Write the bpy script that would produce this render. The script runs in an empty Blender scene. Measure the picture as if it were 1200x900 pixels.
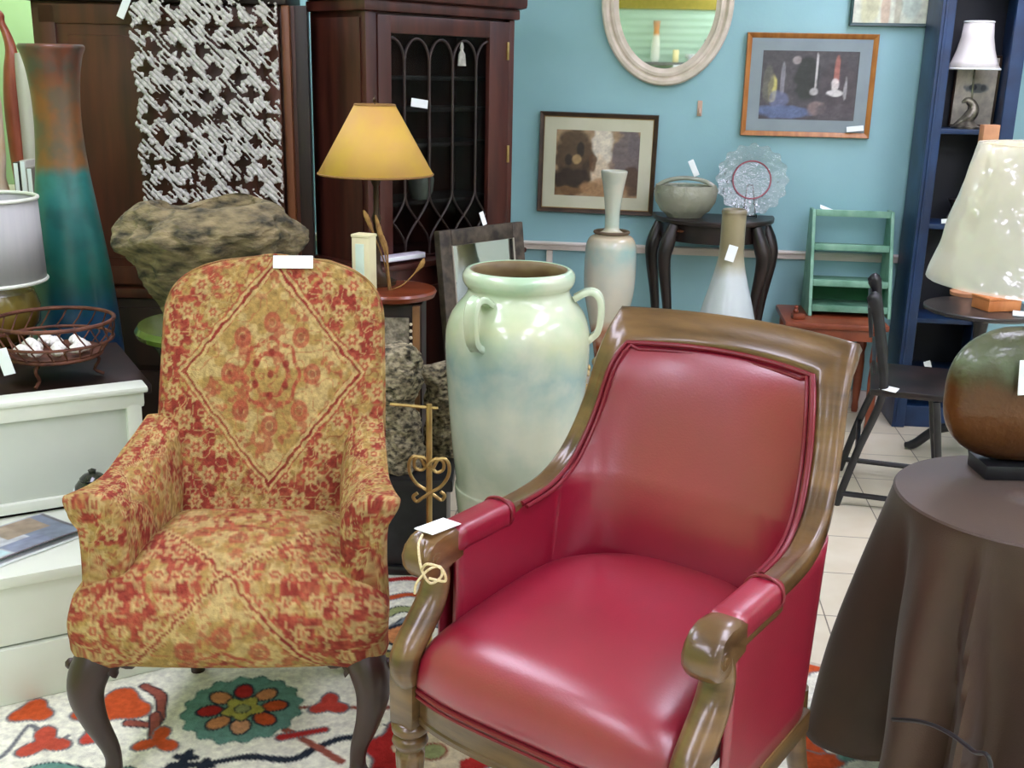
import bpy, bmesh, math, random
import numpy as np
from mathutils import Vector, noise
random.seed(7); rng = np.random.RandomState(5)
S = bpy.context.scene; COL = S.collection
PI = math.pi
EMIT, EXPO = 6.0, 1.12
# ---------------------------------------------------------------- camera model (1200x900 frame)
FPX = 1280.; PITCH = math.radians(16); YAW = math.radians(6.5); ROLL = math.radians(1.2); CH = 1.55
def V(*a): return Vector(a)
r0 = V(math.cos(YAW), math.sin(YAW), 0); fh = V(-math.sin(YAW), math.cos(YAW), 0); zz = V(0, 0, 1)
fw = math.cos(PITCH)*fh - math.sin(PITCH)*zz; u0 = math.sin(PITCH)*fh + math.cos(PITCH)*zz
up = math.cos(ROLL)*u0 - math.sin(ROLL)*r0; rt = math.cos(ROLL)*r0 + math.sin(ROLL)*u0
CAMP = V(0, 0, CH)
def ray(x, y): return fw + rt*((x-600)/FPX) + up*((450-y)/FPX)
def atD(x, y, D): return CAMP + ray(x, y)*D
def atY(x, y, Y): d = ray(x, y); return CAMP + d*(Y/d.y)
def atZ(x, y, Z): d = ray(x, y); return CAMP + d*((Z-CH)/d.z)
def onplane(x, y, A, n):
    d = ray(x, y); return CAMP + d*((A-CAMP).dot(n)/d.dot(n))
# ---------------------------------------------------------------- materials
def lin(v): v /= 255.; return v/12.92 if v <= .04045 else ((v+.055)/1.055)**2.4
def rgb(r, g, b): return (lin(r), lin(g), lin(b), 1)
def mat(name, col, rough=.6, metal=0, col2=None, nscale=8., ndetail=4., stretch=(1,1,1), bump=0., bscale=60., lo=.35, hi=.65, spec=.5, coat=0, sheen=0, attr=False, trans=0):
    m = bpy.data.materials.new(name); m.use_nodes = True; nt = m.node_tree; N = nt.nodes; L = nt.links
    p = N['Principled BSDF']; p.inputs['Roughness'].default_value = rough; p.inputs['Metallic'].default_value = metal
    p.inputs['Specular IOR Level'].default_value = spec; p.inputs['Coat Weight'].default_value = coat
    if coat: p.inputs['Coat Roughness'].default_value = .15
    if trans: p.inputs['Transmission Weight'].default_value = trans
    tc = N.new('ShaderNodeTexCoord'); mp = N.new('ShaderNodeMapping'); mp.inputs['Scale'].default_value = stretch
    L.new(tc.outputs['Object'], mp.inputs['Vector'])
    nz = N.new('ShaderNodeTexNoise'); nz.inputs['Scale'].default_value = nscale; nz.inputs['Detail'].default_value = ndetail
    L.new(mp.outputs[0], nz.inputs['Vector'])
    if attr:
        at = N.new('ShaderNodeAttribute'); at.attribute_name = 'Col'
        mx = N.new('ShaderNodeMix'); mx.data_type = 'RGBA'; mx.blend_type = 'MULTIPLY'; mx.inputs[0].default_value = .5
        L.new(at.outputs['Color'], mx.inputs[6])
        rp = N.new('ShaderNodeValToRGB'); rp.color_ramp.elements[0].position = .3; rp.color_ramp.elements[1].position = .7
        rp.color_ramp.elements[0].color = (.55,.5,.5,1); rp.color_ramp.elements[1].color = (1.25,1.2,1.15,1)
        L.new(nz.outputs['Fac'], rp.inputs[0]); L.new(rp.outputs[0], mx.inputs[7]); L.new(mx.outputs[2], p.inputs['Base Color'])
    else:
        rp = N.new('ShaderNodeValToRGB'); e = rp.color_ramp.elements
        e[0].position = lo; e[1].position = hi; e[0].color = col
        e[1].color = col2 if col2 else tuple(min(1, c*1.18) for c in col[:3])+(1,)
        L.new(nz.outputs['Fac'], rp.inputs[0]); L.new(rp.outputs[0], p.inputs['Base Color'])
    if bump:
        n2 = N.new('ShaderNodeTexNoise'); n2.inputs['Scale'].default_value = bscale; n2.inputs['Detail'].default_value = 3
        L.new(mp.outputs[0], n2.inputs['Vector'])
        b = N.new('ShaderNodeBump'); b.inputs['Strength'].default_value = bump; b.inputs['Distance'].default_value = .01
        L.new(n2.outputs['Fac'], b.inputs['Height']); L.new(b.outputs[0], p.inputs['Normal'])
    return m
def zramp(name, stops, rough=.4, nscale=6., namp=.12, bump=0., bscale=40., zlo=0., zhi=1., coat=0., stretch=(1,1,.35), mott=None):
    """glaze whose colour changes with height on the thing itself"""
    m = bpy.data.materials.new(name); m.use_nodes = True; nt = m.node_tree; N = nt.nodes; L = nt.links
    p = N['Principled BSDF']; p.inputs['Roughness'].default_value = rough; p.inputs['Coat Weight'].default_value = coat
    tc = N.new('ShaderNodeTexCoord'); sp = N.new('ShaderNodeSeparateXYZ'); L.new(tc.outputs['Object'], sp.inputs[0])
    mr = N.new('ShaderNodeMapRange'); mr.inputs[1].default_value = zlo; mr.inputs[2].default_value = zhi; L.new(sp.outputs['Z'], mr.inputs[0])
    mp = N.new('ShaderNodeMapping'); mp.inputs['Scale'].default_value = stretch; L.new(tc.outputs['Object'], mp.inputs[0])
    nz = N.new('ShaderNodeTexNoise'); nz.inputs['Scale'].default_value = nscale; nz.inputs['Detail'].default_value = 6; L.new(mp.outputs[0], nz.inputs['Vector'])
    ma = N.new('ShaderNodeMath'); ma.operation = 'MULTIPLY_ADD'; ma.inputs[1].default_value = namp*2; L.new(nz.outputs['Fac'], ma.inputs[0])
    sb = N.new('ShaderNodeMath'); sb.operation = 'SUBTRACT'; sb.inputs[1].default_value = namp; L.new(mr.outputs[0], sb.inputs[0]); L.new(sb.outputs[0], ma.inputs[2])
    rp = N.new('ShaderNodeValToRGB'); cr_ = rp.color_ramp
    while len(cr_.elements) < len(stops): cr_.elements.new(.5)
    for e, (q, c) in zip(cr_.elements, stops): e.position = q; e.color = c
    L.new(ma.outputs[0], rp.inputs[0])
    out = rp.outputs[0]
    if mott:
        n2 = N.new('ShaderNodeTexNoise'); n2.inputs['Scale'].default_value = mott[1]; n2.inputs['Detail'].default_value = 5; L.new(tc.outputs['Object'], n2.inputs['Vector'])
        r2 = N.new('ShaderNodeValToRGB'); r2.color_ramp.elements[0].position = .45; r2.color_ramp.elements[1].position = .62
        r2.color_ramp.elements[0].color = (0,0,0,1); r2.color_ramp.elements[1].color = (mott[2],)*3+(1,)
        L.new(n2.outputs['Fac'], r2.inputs[0])
        mx = N.new('ShaderNodeMix'); mx.data_type = 'RGBA'; L.new(r2.outputs[0], mx.inputs[0]); L.new(out, mx.inputs[6]); mx.inputs[7].default_value = mott[0]; out = mx.outputs[2]
    L.new(out, p.inputs['Base Color'])
    if bump:
        n3 = N.new('ShaderNodeTexNoise'); n3.inputs['Scale'].default_value = bscale; L.new(tc.outputs['Object'], n3.inputs['Vector'])
        b = N.new('ShaderNodeBump'); b.inputs['Strength'].default_value = bump; b.inputs['Distance'].default_value = .01
        L.new(n3.outputs['Fac'], b.inputs['Height']); L.new(b.outputs[0], p.inputs['Normal'])
    return m
def clear(name, tint=(1,1,1,1), rough=.03, refl=.25, bump=0., bscale=50., dens=.0, dcol=(.6,.65,.6,1)):
    m = bpy.data.materials.new(name); m.use_nodes = True; nt = m.node_tree; N = nt.nodes; L = nt.links
    N.remove(N['Principled BSDF']); out = N['Material Output']
    t = N.new('ShaderNodeBsdfTransparent'); t.inputs[0].default_value = tint
    g = N.new('ShaderNodeBsdfGlossy'); g.inputs['Roughness'].default_value = rough
    fr = N.new('ShaderNodeLayerWeight'); fr.inputs[0].default_value = refl
    mx = N.new('ShaderNodeMixShader'); L.new(fr.outputs['Fresnel'], mx.inputs[0]); L.new(t.outputs[0], mx.inputs[1]); L.new(g.outputs[0], mx.inputs[2])
    last = mx.outputs[0]
    if dens:
        d = N.new('ShaderNodeBsdfDiffuse'); d.inputs[0].default_value = dcol
        m2 = N.new('ShaderNodeMixShader'); m2.inputs[0].default_value = dens; L.new(last, m2.inputs[1]); L.new(d.outputs[0], m2.inputs[2]); last = m2.outputs[0]
    L.new(last, out.inputs[0])
    if bump:
        tc = N.new('ShaderNodeTexCoord'); n3 = N.new('ShaderNodeTexNoise'); n3.inputs['Scale'].default_value = bscale; L.new(tc.outputs['Object'], n3.inputs['Vector'])
        b = N.new('ShaderNodeBump'); b.inputs['Strength'].default_value = bump; b.inputs['Distance'].default_value = .01
        L.new(n3.outputs['Fac'], b.inputs['Height']); L.new(b.outputs[0], g.inputs['Normal']); L.new(b.outputs[0], fr.inputs['Normal'])
    return m
# ---------------------------------------------------------------- mesh building
def cr(pts, n):
    """Catmull-Rom resample; points are tuples of any dimension"""
    P = [np.array(p, float) for p in pts]; P = [2*P[0]-P[1]] + P + [2*P[-1]-P[-2]]; out = []
    segs = len(P)-3
    for k in range(n):
        t = k/(n-1)*segs; i = min(int(t), segs-1); t -= i
        a, b, c, d = P[i:i+4]
        out.append(tuple(.5*((2*b)+(-a+c)*t+(2*a-5*b+4*c-d)*t*t+(-a+3*b-3*c+d)*t**3)))
    return out
class M:
    def __init__(s): s.v = []; s.f = []; s.mi = []; s.cur = 0
    def add(s, vs, fs):
        o = len(s.v); s.v += [tuple(x) for x in vs]; s.f += [tuple(i+o for i in f) for f in fs]; s.mi += [s.cur]*len(fs); return s
    def box(s, c, d, bev=.004, rz=0, rx=0, ry=0, seg=2):
        bm = bmesh.new(); bmesh.ops.create_cube(bm, size=1)
        for v in bm.verts: v.co = V(v.co.x*d[0], v.co.y*d[1], v.co.z*d[2])
        if bev: bmesh.ops.bevel(bm, geom=bm.edges[:], offset=min(bev, .45*min(d)), segments=seg, affect='EDGES', profile=.6)
        from mathutils import Euler
        R = Euler((rx, ry, rz)).to_matrix(); c = Vector(c)
        bm.verts.ensure_lookup_table()
        s.add([R@v.co+c for v in bm.verts], [[v.index for v in f.verts] for f in bm.faces]); bm.free(); return s
    def lathe(s, prof, n=40, c=(0,0,0), sx=1, sy=1, rmod=None, cap=True):
        vs = []; fs = []
        for (r, z) in prof:
            for k in range(n):
                a = 2*PI*k/n; q = r*(rmod(a, z) if rmod else 1)
                vs.append((c[0]+q*math.cos(a)*sx, c[1]+q*math.sin(a)*sy, c[2]+z))
        for i in range(len(prof)-1):
            for k in range(n): fs.append((i*n+k, i*n+(k+1) % n, (i+1)*n+(k+1) % n, (i+1)*n+k))
        if cap:
            if prof[0][0] > 1e-4: fs.append(tuple(range(n))[::-1])
            if prof[-1][0] > 1e-4: fs.append(tuple((len(prof)-1)*n+k for k in range(n)))
        return s.add(vs, fs)
    def tube(s, pts, r, n=10, closed=False, sq=1., caps=True, upv=None):
        pts = [Vector(p) for p in pts]; m = len(pts); rr = r if isinstance(r, (list, tuple)) else [r]*m
        vs = []; fs = []; nrm = None
        for i, p in enumerate(pts):
            a = pts[(i-1) % m] if (closed or i > 0) else p; b = pts[(i+1) % m] if (closed or i < m-1) else p
            t = (b-a).normalized()
            if nrm is None:
                ref = Vector(upv) if upv else (V(0,0,1) if abs(t.z) < .9 else V(1,0,0)); nrm = (ref - t*ref.dot(t)).normalized()
            else: nrm = (nrm - t*nrm.dot(t)).normalized()
            bn = t.cross(nrm)
            for k in range(n):
                q = 2*PI*k/n; vs.append(p + nrm*math.cos(q)*rr[i] + bn*math.sin(q)*rr[i]*sq)
        for i in range(m if closed else m-1):
            j = (i+1) % m
            for k in range(n): fs.append((i*n+k, i*n+(k+1) % n, j*n+(k+1) % n, j*n+k))
        if not closed and caps: fs.append(tuple(range(n))[::-1]); fs.append(tuple((m-1)*n+k for k in range(n)))
        return s.add(vs, fs)
    def loft(s, rings, cap=True, closed=True):
        n = len(rings[0]); vs = [p for r in rings for p in r]; fs = []
        for i in range(len(rings)-1):
            for k in range(n if closed else n-1): fs.append((i*n+k, i*n+(k+1) % n, (i+1)*n+(k+1) % n, (i+1)*n+k))
        if cap and closed: fs.append(tuple(range(n))[::-1]); fs.append(tuple((len(rings)-1)*n+k for k in range(n)))
        return s.add(vs, fs)
    def grid(s, fn, nu, nv):
        vs = [fn(i/nu, j/nv) for j in range(nv+1) for i in range(nu+1)]
        return s.add(vs, [(j*(nu+1)+i, j*(nu+1)+i+1, (j+1)*(nu+1)+i+1, (j+1)*(nu+1)+i) for j in range(nv) for i in range(nu)])
    def prism(s, outline, d, T):
        """outline in 2D, extruded by d along the third axis; T maps (a,b,c) to space"""
        n = len(outline)
        return s.add([T(a, b, 0) for a, b in outline]+[T(a, b, d) for a, b in outline],
                     [tuple(range(n))[::-1], tuple(range(n, 2*n))]+[(k, (k+1) % n, n+(k+1) % n, n+k) for k in range(n)])
    def build(s, name, m, parent=None, sharp=40, loc=None, merge=0, solid=0, sub=0, bev=0, recalc=True, smooth=True, zmin=None):
        if zmin is not None: s.v = [(v[0], v[1], max(zmin, v[2])) for v in s.v]
        me = bpy.data.meshes.new(name); me.from_pydata(s.v, [], s.f)
        for x in (m if isinstance(m, (list, tuple)) else [m]): me.materials.append(x)
        if any(s.mi): me.polygons.foreach_set('material_index', s.mi)
        if recalc or merge:
            bm = bmesh.new(); bm.from_mesh(me)
            if merge: bmesh.ops.remove_doubles(bm, verts=bm.verts[:], dist=merge)
            if recalc: bmesh.ops.recalc_face_normals(bm, faces=bm.faces[:])
            bm.to_mesh(me); bm.free()
        me.update()
        if smooth:
            me.polygons.foreach_set('use_smooth', [True]*len(me.polygons))
            if sharp < 180: me.set_sharp_from_angle(angle=math.radians(sharp))
        o = bpy.data.objects.new(name, me); COL.objects.link(o)
        if parent: o.parent = parent
        if loc is not None: o.location = loc
        if bev: b = o.modifiers.new('b', 'BEVEL'); b.width = bev; b.segments = 2; b.limit_method = 'ANGLE'
        if sub: b = o.modifiers.new('s', 'SUBSURF'); b.levels = sub; b.render_levels = sub
        if solid: b = o.modifiers.new('t', 'SOLIDIFY'); b.thickness = solid; b.offset = 0
        return o
def tag(o, label, cat, group=None):
    o['label'] = label; o['category'] = cat
    if group: o['group'] = group
    return o
def thing(name, label, cat, loc=(0,0,0), rz=0, group=None):
    o = bpy.data.objects.new(name, None); COL.objects.link(o); o.location = loc; o.rotation_euler = (0,0,rz); o.empty_display_size = .05
    return tag(o, label, cat, group)
def struct(o): o['kind'] = 'structure'; return o
def paint(o, fn):
    """colour attribute from a function of vertex coordinates (numpy)"""
    me = o.data; n = len(me.vertices); co = np.empty(n*3); me.vertices.foreach_get('co', co); co = co.reshape(-1, 3)
    c = np.ones((n, 4)); c[:, :3] = fn(co)
    a = me.color_attributes.new('Col', 'FLOAT_COLOR', 'POINT'); a.data.foreach_set('color', c.ravel().astype(np.float32))
def L3(r, g, b): return np.array([lin(r), lin(g), lin(b)])
def vn(x, y, sc, seed=0):
    """value noise 0..1"""
    x = np.asarray(x)*sc; y = np.asarray(y)*sc; xi = np.floor(x).astype(int); yi = np.floor(y).astype(int); fx = x-xi; fy = y-yi
    fx = fx*fx*(3-2*fx); fy = fy*fy*(3-2*fy)
    def h(a, b):
        q = np.sin(a*127.1+b*311.7+seed*74.7)*43758.5453; return q-np.floor(q)
    return (h(xi,yi)*(1-fx)+h(xi+1,yi)*fx)*(1-fy)+(h(xi,yi+1)*(1-fx)+h(xi+1,yi+1)*fx)*fy
def sm(a, b, x): t = np.clip((x-a)/(b-a), 0, 1); return t*t*(3-2*t)
def mixc(c, col, w): return c*(1-w[:, None])+col*w[:, None]
# ---------------------------------------------------------------- material library
MW = {}
def W(k, *a, **kw):
    if k not in MW: MW[k] = mat(k, *a, **kw)
    return MW[k]
walnut = mat('walnut', rgb(74,52,26), .3, col2=rgb(112,84,48), nscale=5, stretch=(1,1,6), coat=.4, bump=.05)
mahog = mat('dark_mahogany', rgb(34,17,13), .4, col2=rgb(52,28,20), nscale=6, stretch=(1,1,.3), coat=.15)
cabwood = mat('cabinet_wood', rgb(58,28,16), .45, col2=rgb(88,44,26), nscale=5, stretch=(3,3,.35), ndetail=8)
hutchwood = mat('hutch_wood', rgb(50,20,15), .42, col2=rgb(80,38,28), nscale=6, stretch=(3,3,.4), ndetail=8)
cabdark = mat('cabinet_dark', rgb(26,15,10), .5, col2=rgb(44,24,16), nscale=6, stretch=(3,3,.4))
black = mat('black_paint', rgb(20,20,22), .35, col2=rgb(34,34,38), nscale=20)
ebony = mat('ebony_wood', rgb(22,17,16), .35, col2=rgb(44,32,28), nscale=10)
leather = mat('red_leather', rgb(126,12,38), .31, col2=rgb(140,18,46), nscale=4, bump=.05, bscale=220, spec=.8, coat=.45); leather.node_tree.nodes['Principled BSDF'].inputs['Coat Roughness'].default_value = .42
piping = mat('red_piping', rgb(104,14,28), .4)
white = mat('white_card', rgb(235,245,245), .7, col2=rgb(245,250,250))
whitepaint = mat('white_paint', rgb(214,220,204), .5, col2=rgb(226,230,216), nscale=3)
brass = mat('aged_brass', rgb(168,140,84), .35, metal=.8, col2=rgb(196,170,110), nscale=20)
twine = mat('twine', rgb(200,178,130), .9, col2=rgb(220,205,165), nscale=200)
fabric_m = mat('tapestry', (1,1,1,1), .92, attr=True, nscale=70, ndetail=5, bump=.35, bscale=260, spec=.2)
rug_m = mat('rug_wool', (1,1,1,1), .97, attr=True, nscale=60, ndetail=4, bump=.4, bscale=300, spec=.1)
# ---------------------------------------------------------------- the room
XL, XR, YB, YF, ZC = -2.75, 3.2, 5.28, -2.6, 2.75
def tile_mat():
    m = bpy.data.materials.new('floor_tile'); m.use_nodes = True; nt = m.node_tree; N = nt.nodes; L = nt.links; p = N['Principled BSDF']
    tc = N.new('ShaderNodeTexCoord'); br = N.new('ShaderNodeTexBrick'); br.offset = 0; br.inputs['Scale'].default_value = 1
    br.inputs['Brick Width'].default_value = .305; br.inputs['Row Height'].default_value = .305; br.inputs['Mortar Size'].default_value = .0022
    br.inputs['Color1'].default_value = rgb(218,208,184); br.inputs['Color2'].default_value = rgb(206,197,174); br.inputs['Mortar'].default_value = rgb(110,100,84)
    L.new(tc.outputs['Object'], br.inputs['Vector'])
    nz = N.new('ShaderNodeTexNoise'); nz.inputs['Scale'].default_value = 9; L.new(tc.outputs['Object'], nz.inputs['Vector'])
    mx = N.new('ShaderNodeMix'); mx.data_type = 'RGBA'; mx.blend_type = 'OVERLAY'; mx.inputs[0].default_value = .18
    L.new(br.outputs[0], mx.inputs[6]); L.new(nz.outputs['Fac'], mx.inputs[7]); L.new(mx.outputs[2], p.inputs['Base Color'])
    p.inputs['Roughness'].default_value = .28; return m
def slat_mat():
    m = mat('mint_slatwall', rgb(168,202,172), .6, col2=rgb(178,210,182), nscale=2); nt = m.node_tree; N = nt.nodes; L = nt.links
    tc = N.new('ShaderNodeTexCoord'); w = N.new('ShaderNodeTexWave'); w.bands_direction = 'Z'; w.inputs['Scale'].default_value = 4
    L.new(tc.outputs['Object'], w.inputs['Vector']); b = N.new('ShaderNodeBump'); b.inputs['Strength'].default_value = .4; b.inputs['Distance'].default_value = .01
    L.new(w.outputs['Fac'], b.inputs['Height']); L.new(b.outputs[0], N['Principled BSDF'].inputs['Normal']); return m
bluewall = mat('blue_wall_paint', rgb(136,180,186), .5, col2=rgb(144,188,194), nscale=2.5, bump=.05, bscale=90)
greenwall = mat('pale_green_paint', rgb(176,214,132), .7, col2=rgb(186,222,142), nscale=2)
ceilm = mat('ceiling_white', rgb(226,226,218), .9, col2=rgb(232,232,226), nscale=30)
def wallbox(name, c, d, m): return struct(M().box(c, d, 0).build(name, m))
wallbox('floor', ((XL+XR)/2, (YB+YF)/2, -.05), (XR-XL+.4, YB-YF+.4, .1), tile_mat())
wallbox('ceiling', ((XL+XR)/2, (YB+YF)/2, ZC+.05), (XR-XL+.4, YB-YF+.4, .1), ceilm)
wallbox('wall_back', ((XL+XR)/2, YB+.05, ZC/2), (XR-XL+.4, .1, ZC), bluewall)
wallbox('wall_left', (XL-.05, (YB+YF)/2, ZC/2), (.1, YB-YF, ZC), greenwall)
wallbox('wall_right', (XR+.05, (YB+YF)/2, ZC/2), (.1, YB-YF, ZC), whitepaint)
wallbox('wall_front', ((XL+XR)/2, YF-.05, ZC/2), (XR-XL, .1, ZC), slat_mat())
railm = mat('rail_paint', rgb(206,196,186), .5, col2=rgb(216,206,198))
struct(M().box(((XL+XR)/2, YB-.011, .738), (XR-XL-.02, .022, .04), .006).box(((XL+XR)/2, YB-.016, .75), (XR-XL-.02, .032, .012), .004).build('trim_1', railm))
struct(M().box((-.43, YB-.01, .40), (.03, .02, .63), .004).build('trim_2', railm))
struct(M().box(((XL+XR)/2, YB-.012, .045), (XR-XL-.02, .024, .09), .006).build('baseboard_back', railm))
struct(M().box(((XL+XR)/2, YF+.01, 2.5), (XR-XL-.02, .02, .5), .004).build('trim_3', mat('olive_band', rgb(150,140,44), .7, col2=rgb(162,150,54), nscale=30)))
# ceiling light troffers (the room's own lamps; the last one is added to brighten the green wall)
lampm = bpy.data.materials.new('fluorescent_diffuser'); lampm.use_nodes = True
_p = lampm.node_tree.nodes['Principled BSDF']; _p.inputs['Emission Color'].default_value = (1, .97, 1.22, 1); _p.inputs['Emission Strength'].default_value = EMIT
for i, (x, y) in enumerate([(1.3, 4.4), (1.0, 2.2), (1.0, .2), (1.0, -1.8), (-1.45, 2.3), (-1.45, .2), (-1.45, -1.8), (2.6, 2.2), (2.6, .2), (-2.3, 4.62)]):
    t = thing('ceiling_light', 'recessed fluorescent ceiling light with a white prismatic diffuser', 'ceiling light', (x, y, ZC), group='ceiling lights')
    M().box((0, .62, -.012), (.66, .03, .024), .004).box((0, -.62, -.012), (.66, .03, .024), .004).box((.315, 0, -.012), (.03, 1.21, .024), .004).box((-.315, 0, -.012), (.03, 1.21, .024), .004).build('light_frame', whitepaint, t)
    M().box((0, 0, -.008), (.6, 1.2, .01), .002).build('diffuser', lampm, t)
# ---------------------------------------------------------------- red leather armchair
def red_chair():
    t = thing('leather_armchair', 'red leather armchair with a carved walnut frame and flared back', 'armchair', (-.1, 1.732, .0065), -math.atan2(.489, .872))
    O = cr([(.31,.20,.692),(.31,.29,.695),(.309,.37,.706),(.306,.435,.738),(.30,.483,.79),(.292,.52,.86),(.284,.548,.94),(.276,.578,1.0),(.268,.62,1.046)], 40)
    Iv = cr([(.262,.20,.688),(.262,.29,.690),(.260,.36,.700),(.255,.42,.730),(.247,.465,.785),(.238,.497,.85),(.228,.518,.92),(.218,.538,.958),(.208,.558,.98)], 40)
    sag_top = .05
    # frame: left side up, across the crest, down the right side
    nt_ = 24
    Op = [(-x,y,z) for x,y,z in O]; Ip = [(-x,y,z) for x,y,z in Iv]
    for k in range(1, nt_):
        u = -1+2*k/nt_; w = 1-u*u
        Op.append((O[-1][0]*u, O[-1][1]+sag_top*w, O[-1][2]+.004*w)); Ip.append((Iv[-1][0]*u, Iv[-1][1]+sag_top*w, Iv[-1][2]+.004*w))
    Op += O[::-1]; Ip += Iv[::-1]
    rings = []; n = len(Op)
    for i in range(n):
        o = Vector(Op[i]); q = Vector(Ip[i]); a = Vector(Op[max(i-1,0)]); b = Vector(Op[min(i+1,n-1)])
        tg = (b-a).normalized(); inn = (q-o).normalized(); nn = tg.cross(inn).normalized()
        if i < 40: pass
        if nn.y > 0 or (abs(nn.y) < .3 and nn.z < 0): nn = -nn
        th = .036; w = (q-o).length
        pr = [(0,0.3),(.06,.8),(.2,1.05),(.42,.86),(.62,.86),(.82,1.0),(.95,.75),(1,.3),(1,-.8),(.93,-1),(.07,-1),(0,-.8)]
        rings.append([o + inn*(w*a_) + nn*(th*.5*b_ - th*.25) for a_, b_ in pr])
    M().loft(rings).build('back_frame', walnut, t, sharp=50)
    # inside leather
    zs = [p[2] for p in Iv]; xs = [p[0] for p in Iv]; ys = [p[1] for p in Iv]
    def iz(z): return float(np.interp(z, zs, xs)), float(np.interp(z, zs, ys))
    z70 = .705; hx, hy = iz(z70)
    nb = 44; ns = 16; rows = []
    def ybk(z): return .51+(z-z70)*(.35 if z > z70 else .22)
    def expo(z): return 5.0-2.4*sm(z70, .98, np.array(z)) if z > z70 else 5.0
    def arcy(x, z, hxx, n): return ybk(z)*max(0., 1-min(1, abs(x)/hxx)**n)**(1/n)
    def hwid(z):
        x_, y_ = iz(max(z, z70)); n = float(expo(max(z, z70))); yb_ = ybk(max(z, z70))
        return x_/(1-min(.97, y_/yb_)**n)**(1/n), n
    def puff(z, u): return .030*max(0, 1-abs(min(1, max(0, (z-.60)/.385)))**7)**.6*float(sm(.46, .66, np.array(z)))*max(0, 1-abs(u)**6)**.6
    def back_row(z):
        x_, y_ = iz(max(z, z70)); H_, n = hwid(z); out = []
        for i in range(nb+1):
            u = math.sin(PI/2*(-1+2*i/nb)); out.append((x_*u, arcy(x_*u, z, H_, n)-puff(z, u), z))
        return out
    m = M(); lowz = np.linspace(.44, z70, 14); upz = np.linspace(z70, .983, 26)
    low = []
    for z in lowz:
        br = back_row(z); sd = []
        H_, n = hwid(z)
        for i in range(ns):
            y_ = .032+(br[0][1]-.032)*i/ns; sd.append((-H_*(1-min(1, y_/ybk(z))**n)**(1/n)+.006*math.sin(PI*(z-.44)/.27), y_, min(z, .692)))
        low.append(sd+br+[(-a, b, c) for a, b, c in sd[::-1]])
    nn_ = len(low[0])
    vs = [p for r in low for p in r]; fs = [(j*nn_+i, j*nn_+i+1, (j+1)*nn_+i+1, (j+1)*nn_+i) for j in range(len(low)-1) for i in range(nn_-1)]
    m.add(vs, fs)
    m.grid(lambda u, v: back_row(z70+(.983-z70)*v)[int(round(u*nb))], nb, 26)
    m.build('back_upholstery', leather, t, merge=.0004, sharp=180, solid=.012)
    # piping round the inside of the frame (double welt)
    e1 = [(p[0]*1., p[1]-.014, p[2]+.004) for p in Ip[3:-3]]; e2 = [(p[0]*.955, p[1]-.014, p[2]-.009 if abs(p[0]) < .2079 or 20 < 1 else p[2]) for p in Ip[3:-3]]
    M().tube(e1, .0052, 8).tube(e2, .0045, 8).build('piping', piping, t)
    # outside shell
    m = M(); rows = []
    for z in list(np.linspace(.335, .69, 10)):
        side = [(-.305, .03+.32*i/10, z) for i in range(10)]; yb_ = ybk(z)+.05
        bk = []
        for i in range(41):
            th = PI*i/40; c_, s_ = -math.cos(th), math.sin(th); bk.append((.305*math.copysign(abs(c_)**.5, c_), .35+(yb_-.35)*abs(s_)**.5, z))
        rows.append(side+bk+[(-p, q, r) for p, q, r in side[::-1]])
    m.loft(rows, cap=False, closed=False)
    def orow(z):
        x_ = float(np.interp(z, [p[2] for p in O], [p[0] for p in O]))-.018; y0 = float(np.interp(z, [p[2] for p in O], [p[1] for p in O]))+.016
        y1 = ybk(min(z, .99))+.045+max(0, z-.99)*.6; return [(x_*math.sin(PI/2*(-1+i/20)), y0+(y1-y0)*math.cos(PI/2*(-1+i/20))**.5 if 0 < i < 40 else y0, z) for i in range(41)]
    m.loft([orow(z) for z in np.linspace(.70, 1.035, 18)], cap=False, closed=False)
    m.build('outer_upholstery', leather, t, sharp=180, solid=.006)
    # seat
    prof = cr([(.47,.548),(.38,.566),(.25,.574),(.10,.568),(.0,.556),(-.055,.540),(-.088,.513),(-.103,.475),(-.105,.435),(-.088,.405)], 44) + [(.1,.40),(.47,.40)]
    rings = []
    for i in range(41):
        u = -1+2*i/40; a = abs(u); x = .272*u; ring = []
        for (y, z) in prof:
            fz = 1-.17*a**2.4-.16*a**9; z2 = .40+(z-.40)*fz if z > .401 else z
            y2 = y if y > 0 else y*(1-.26*a**4)
            if y > .3: y2 = y - .10*a**2.2*(y-.3)/.17
            ring.append((x, y2, z2))
        rings.append(ring)
    M().loft(rings).build('seat', leather, t, sharp=70)
    fr = [(.272*u, -.088*(1-.26*abs(u)**4)-.008, .409) for u in np.linspace(-1, 1, 30)]
    M().tube(fr, .006, 8).tube([(a, b-.003, c-.011) for a, b, c in fr], .0035, 8).build('seat_piping', piping, t)
    # rails
    m = M(); rr = []
    for u in np.linspace(-1, 1, 21):
        x = .285*u; y = -.060-.028*(1-u**4)
        rr.append([(x, y, .33), (x, y-.004, .333), (x, y-.004, .343), (x, y, .346), (x, y, .395), (x, y+.006, .402), (x, y+.03, .402), (x, y+.03, .33)])
    m.loft(rr)
    for s in (-1, 1): m.box((s*.298, .2, .315), (.028, .48, .05), .006)
    m.box((0, .5, .33), (.5, .03, .07), .006)
    m.build('seat_rail', walnut, t)
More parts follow.
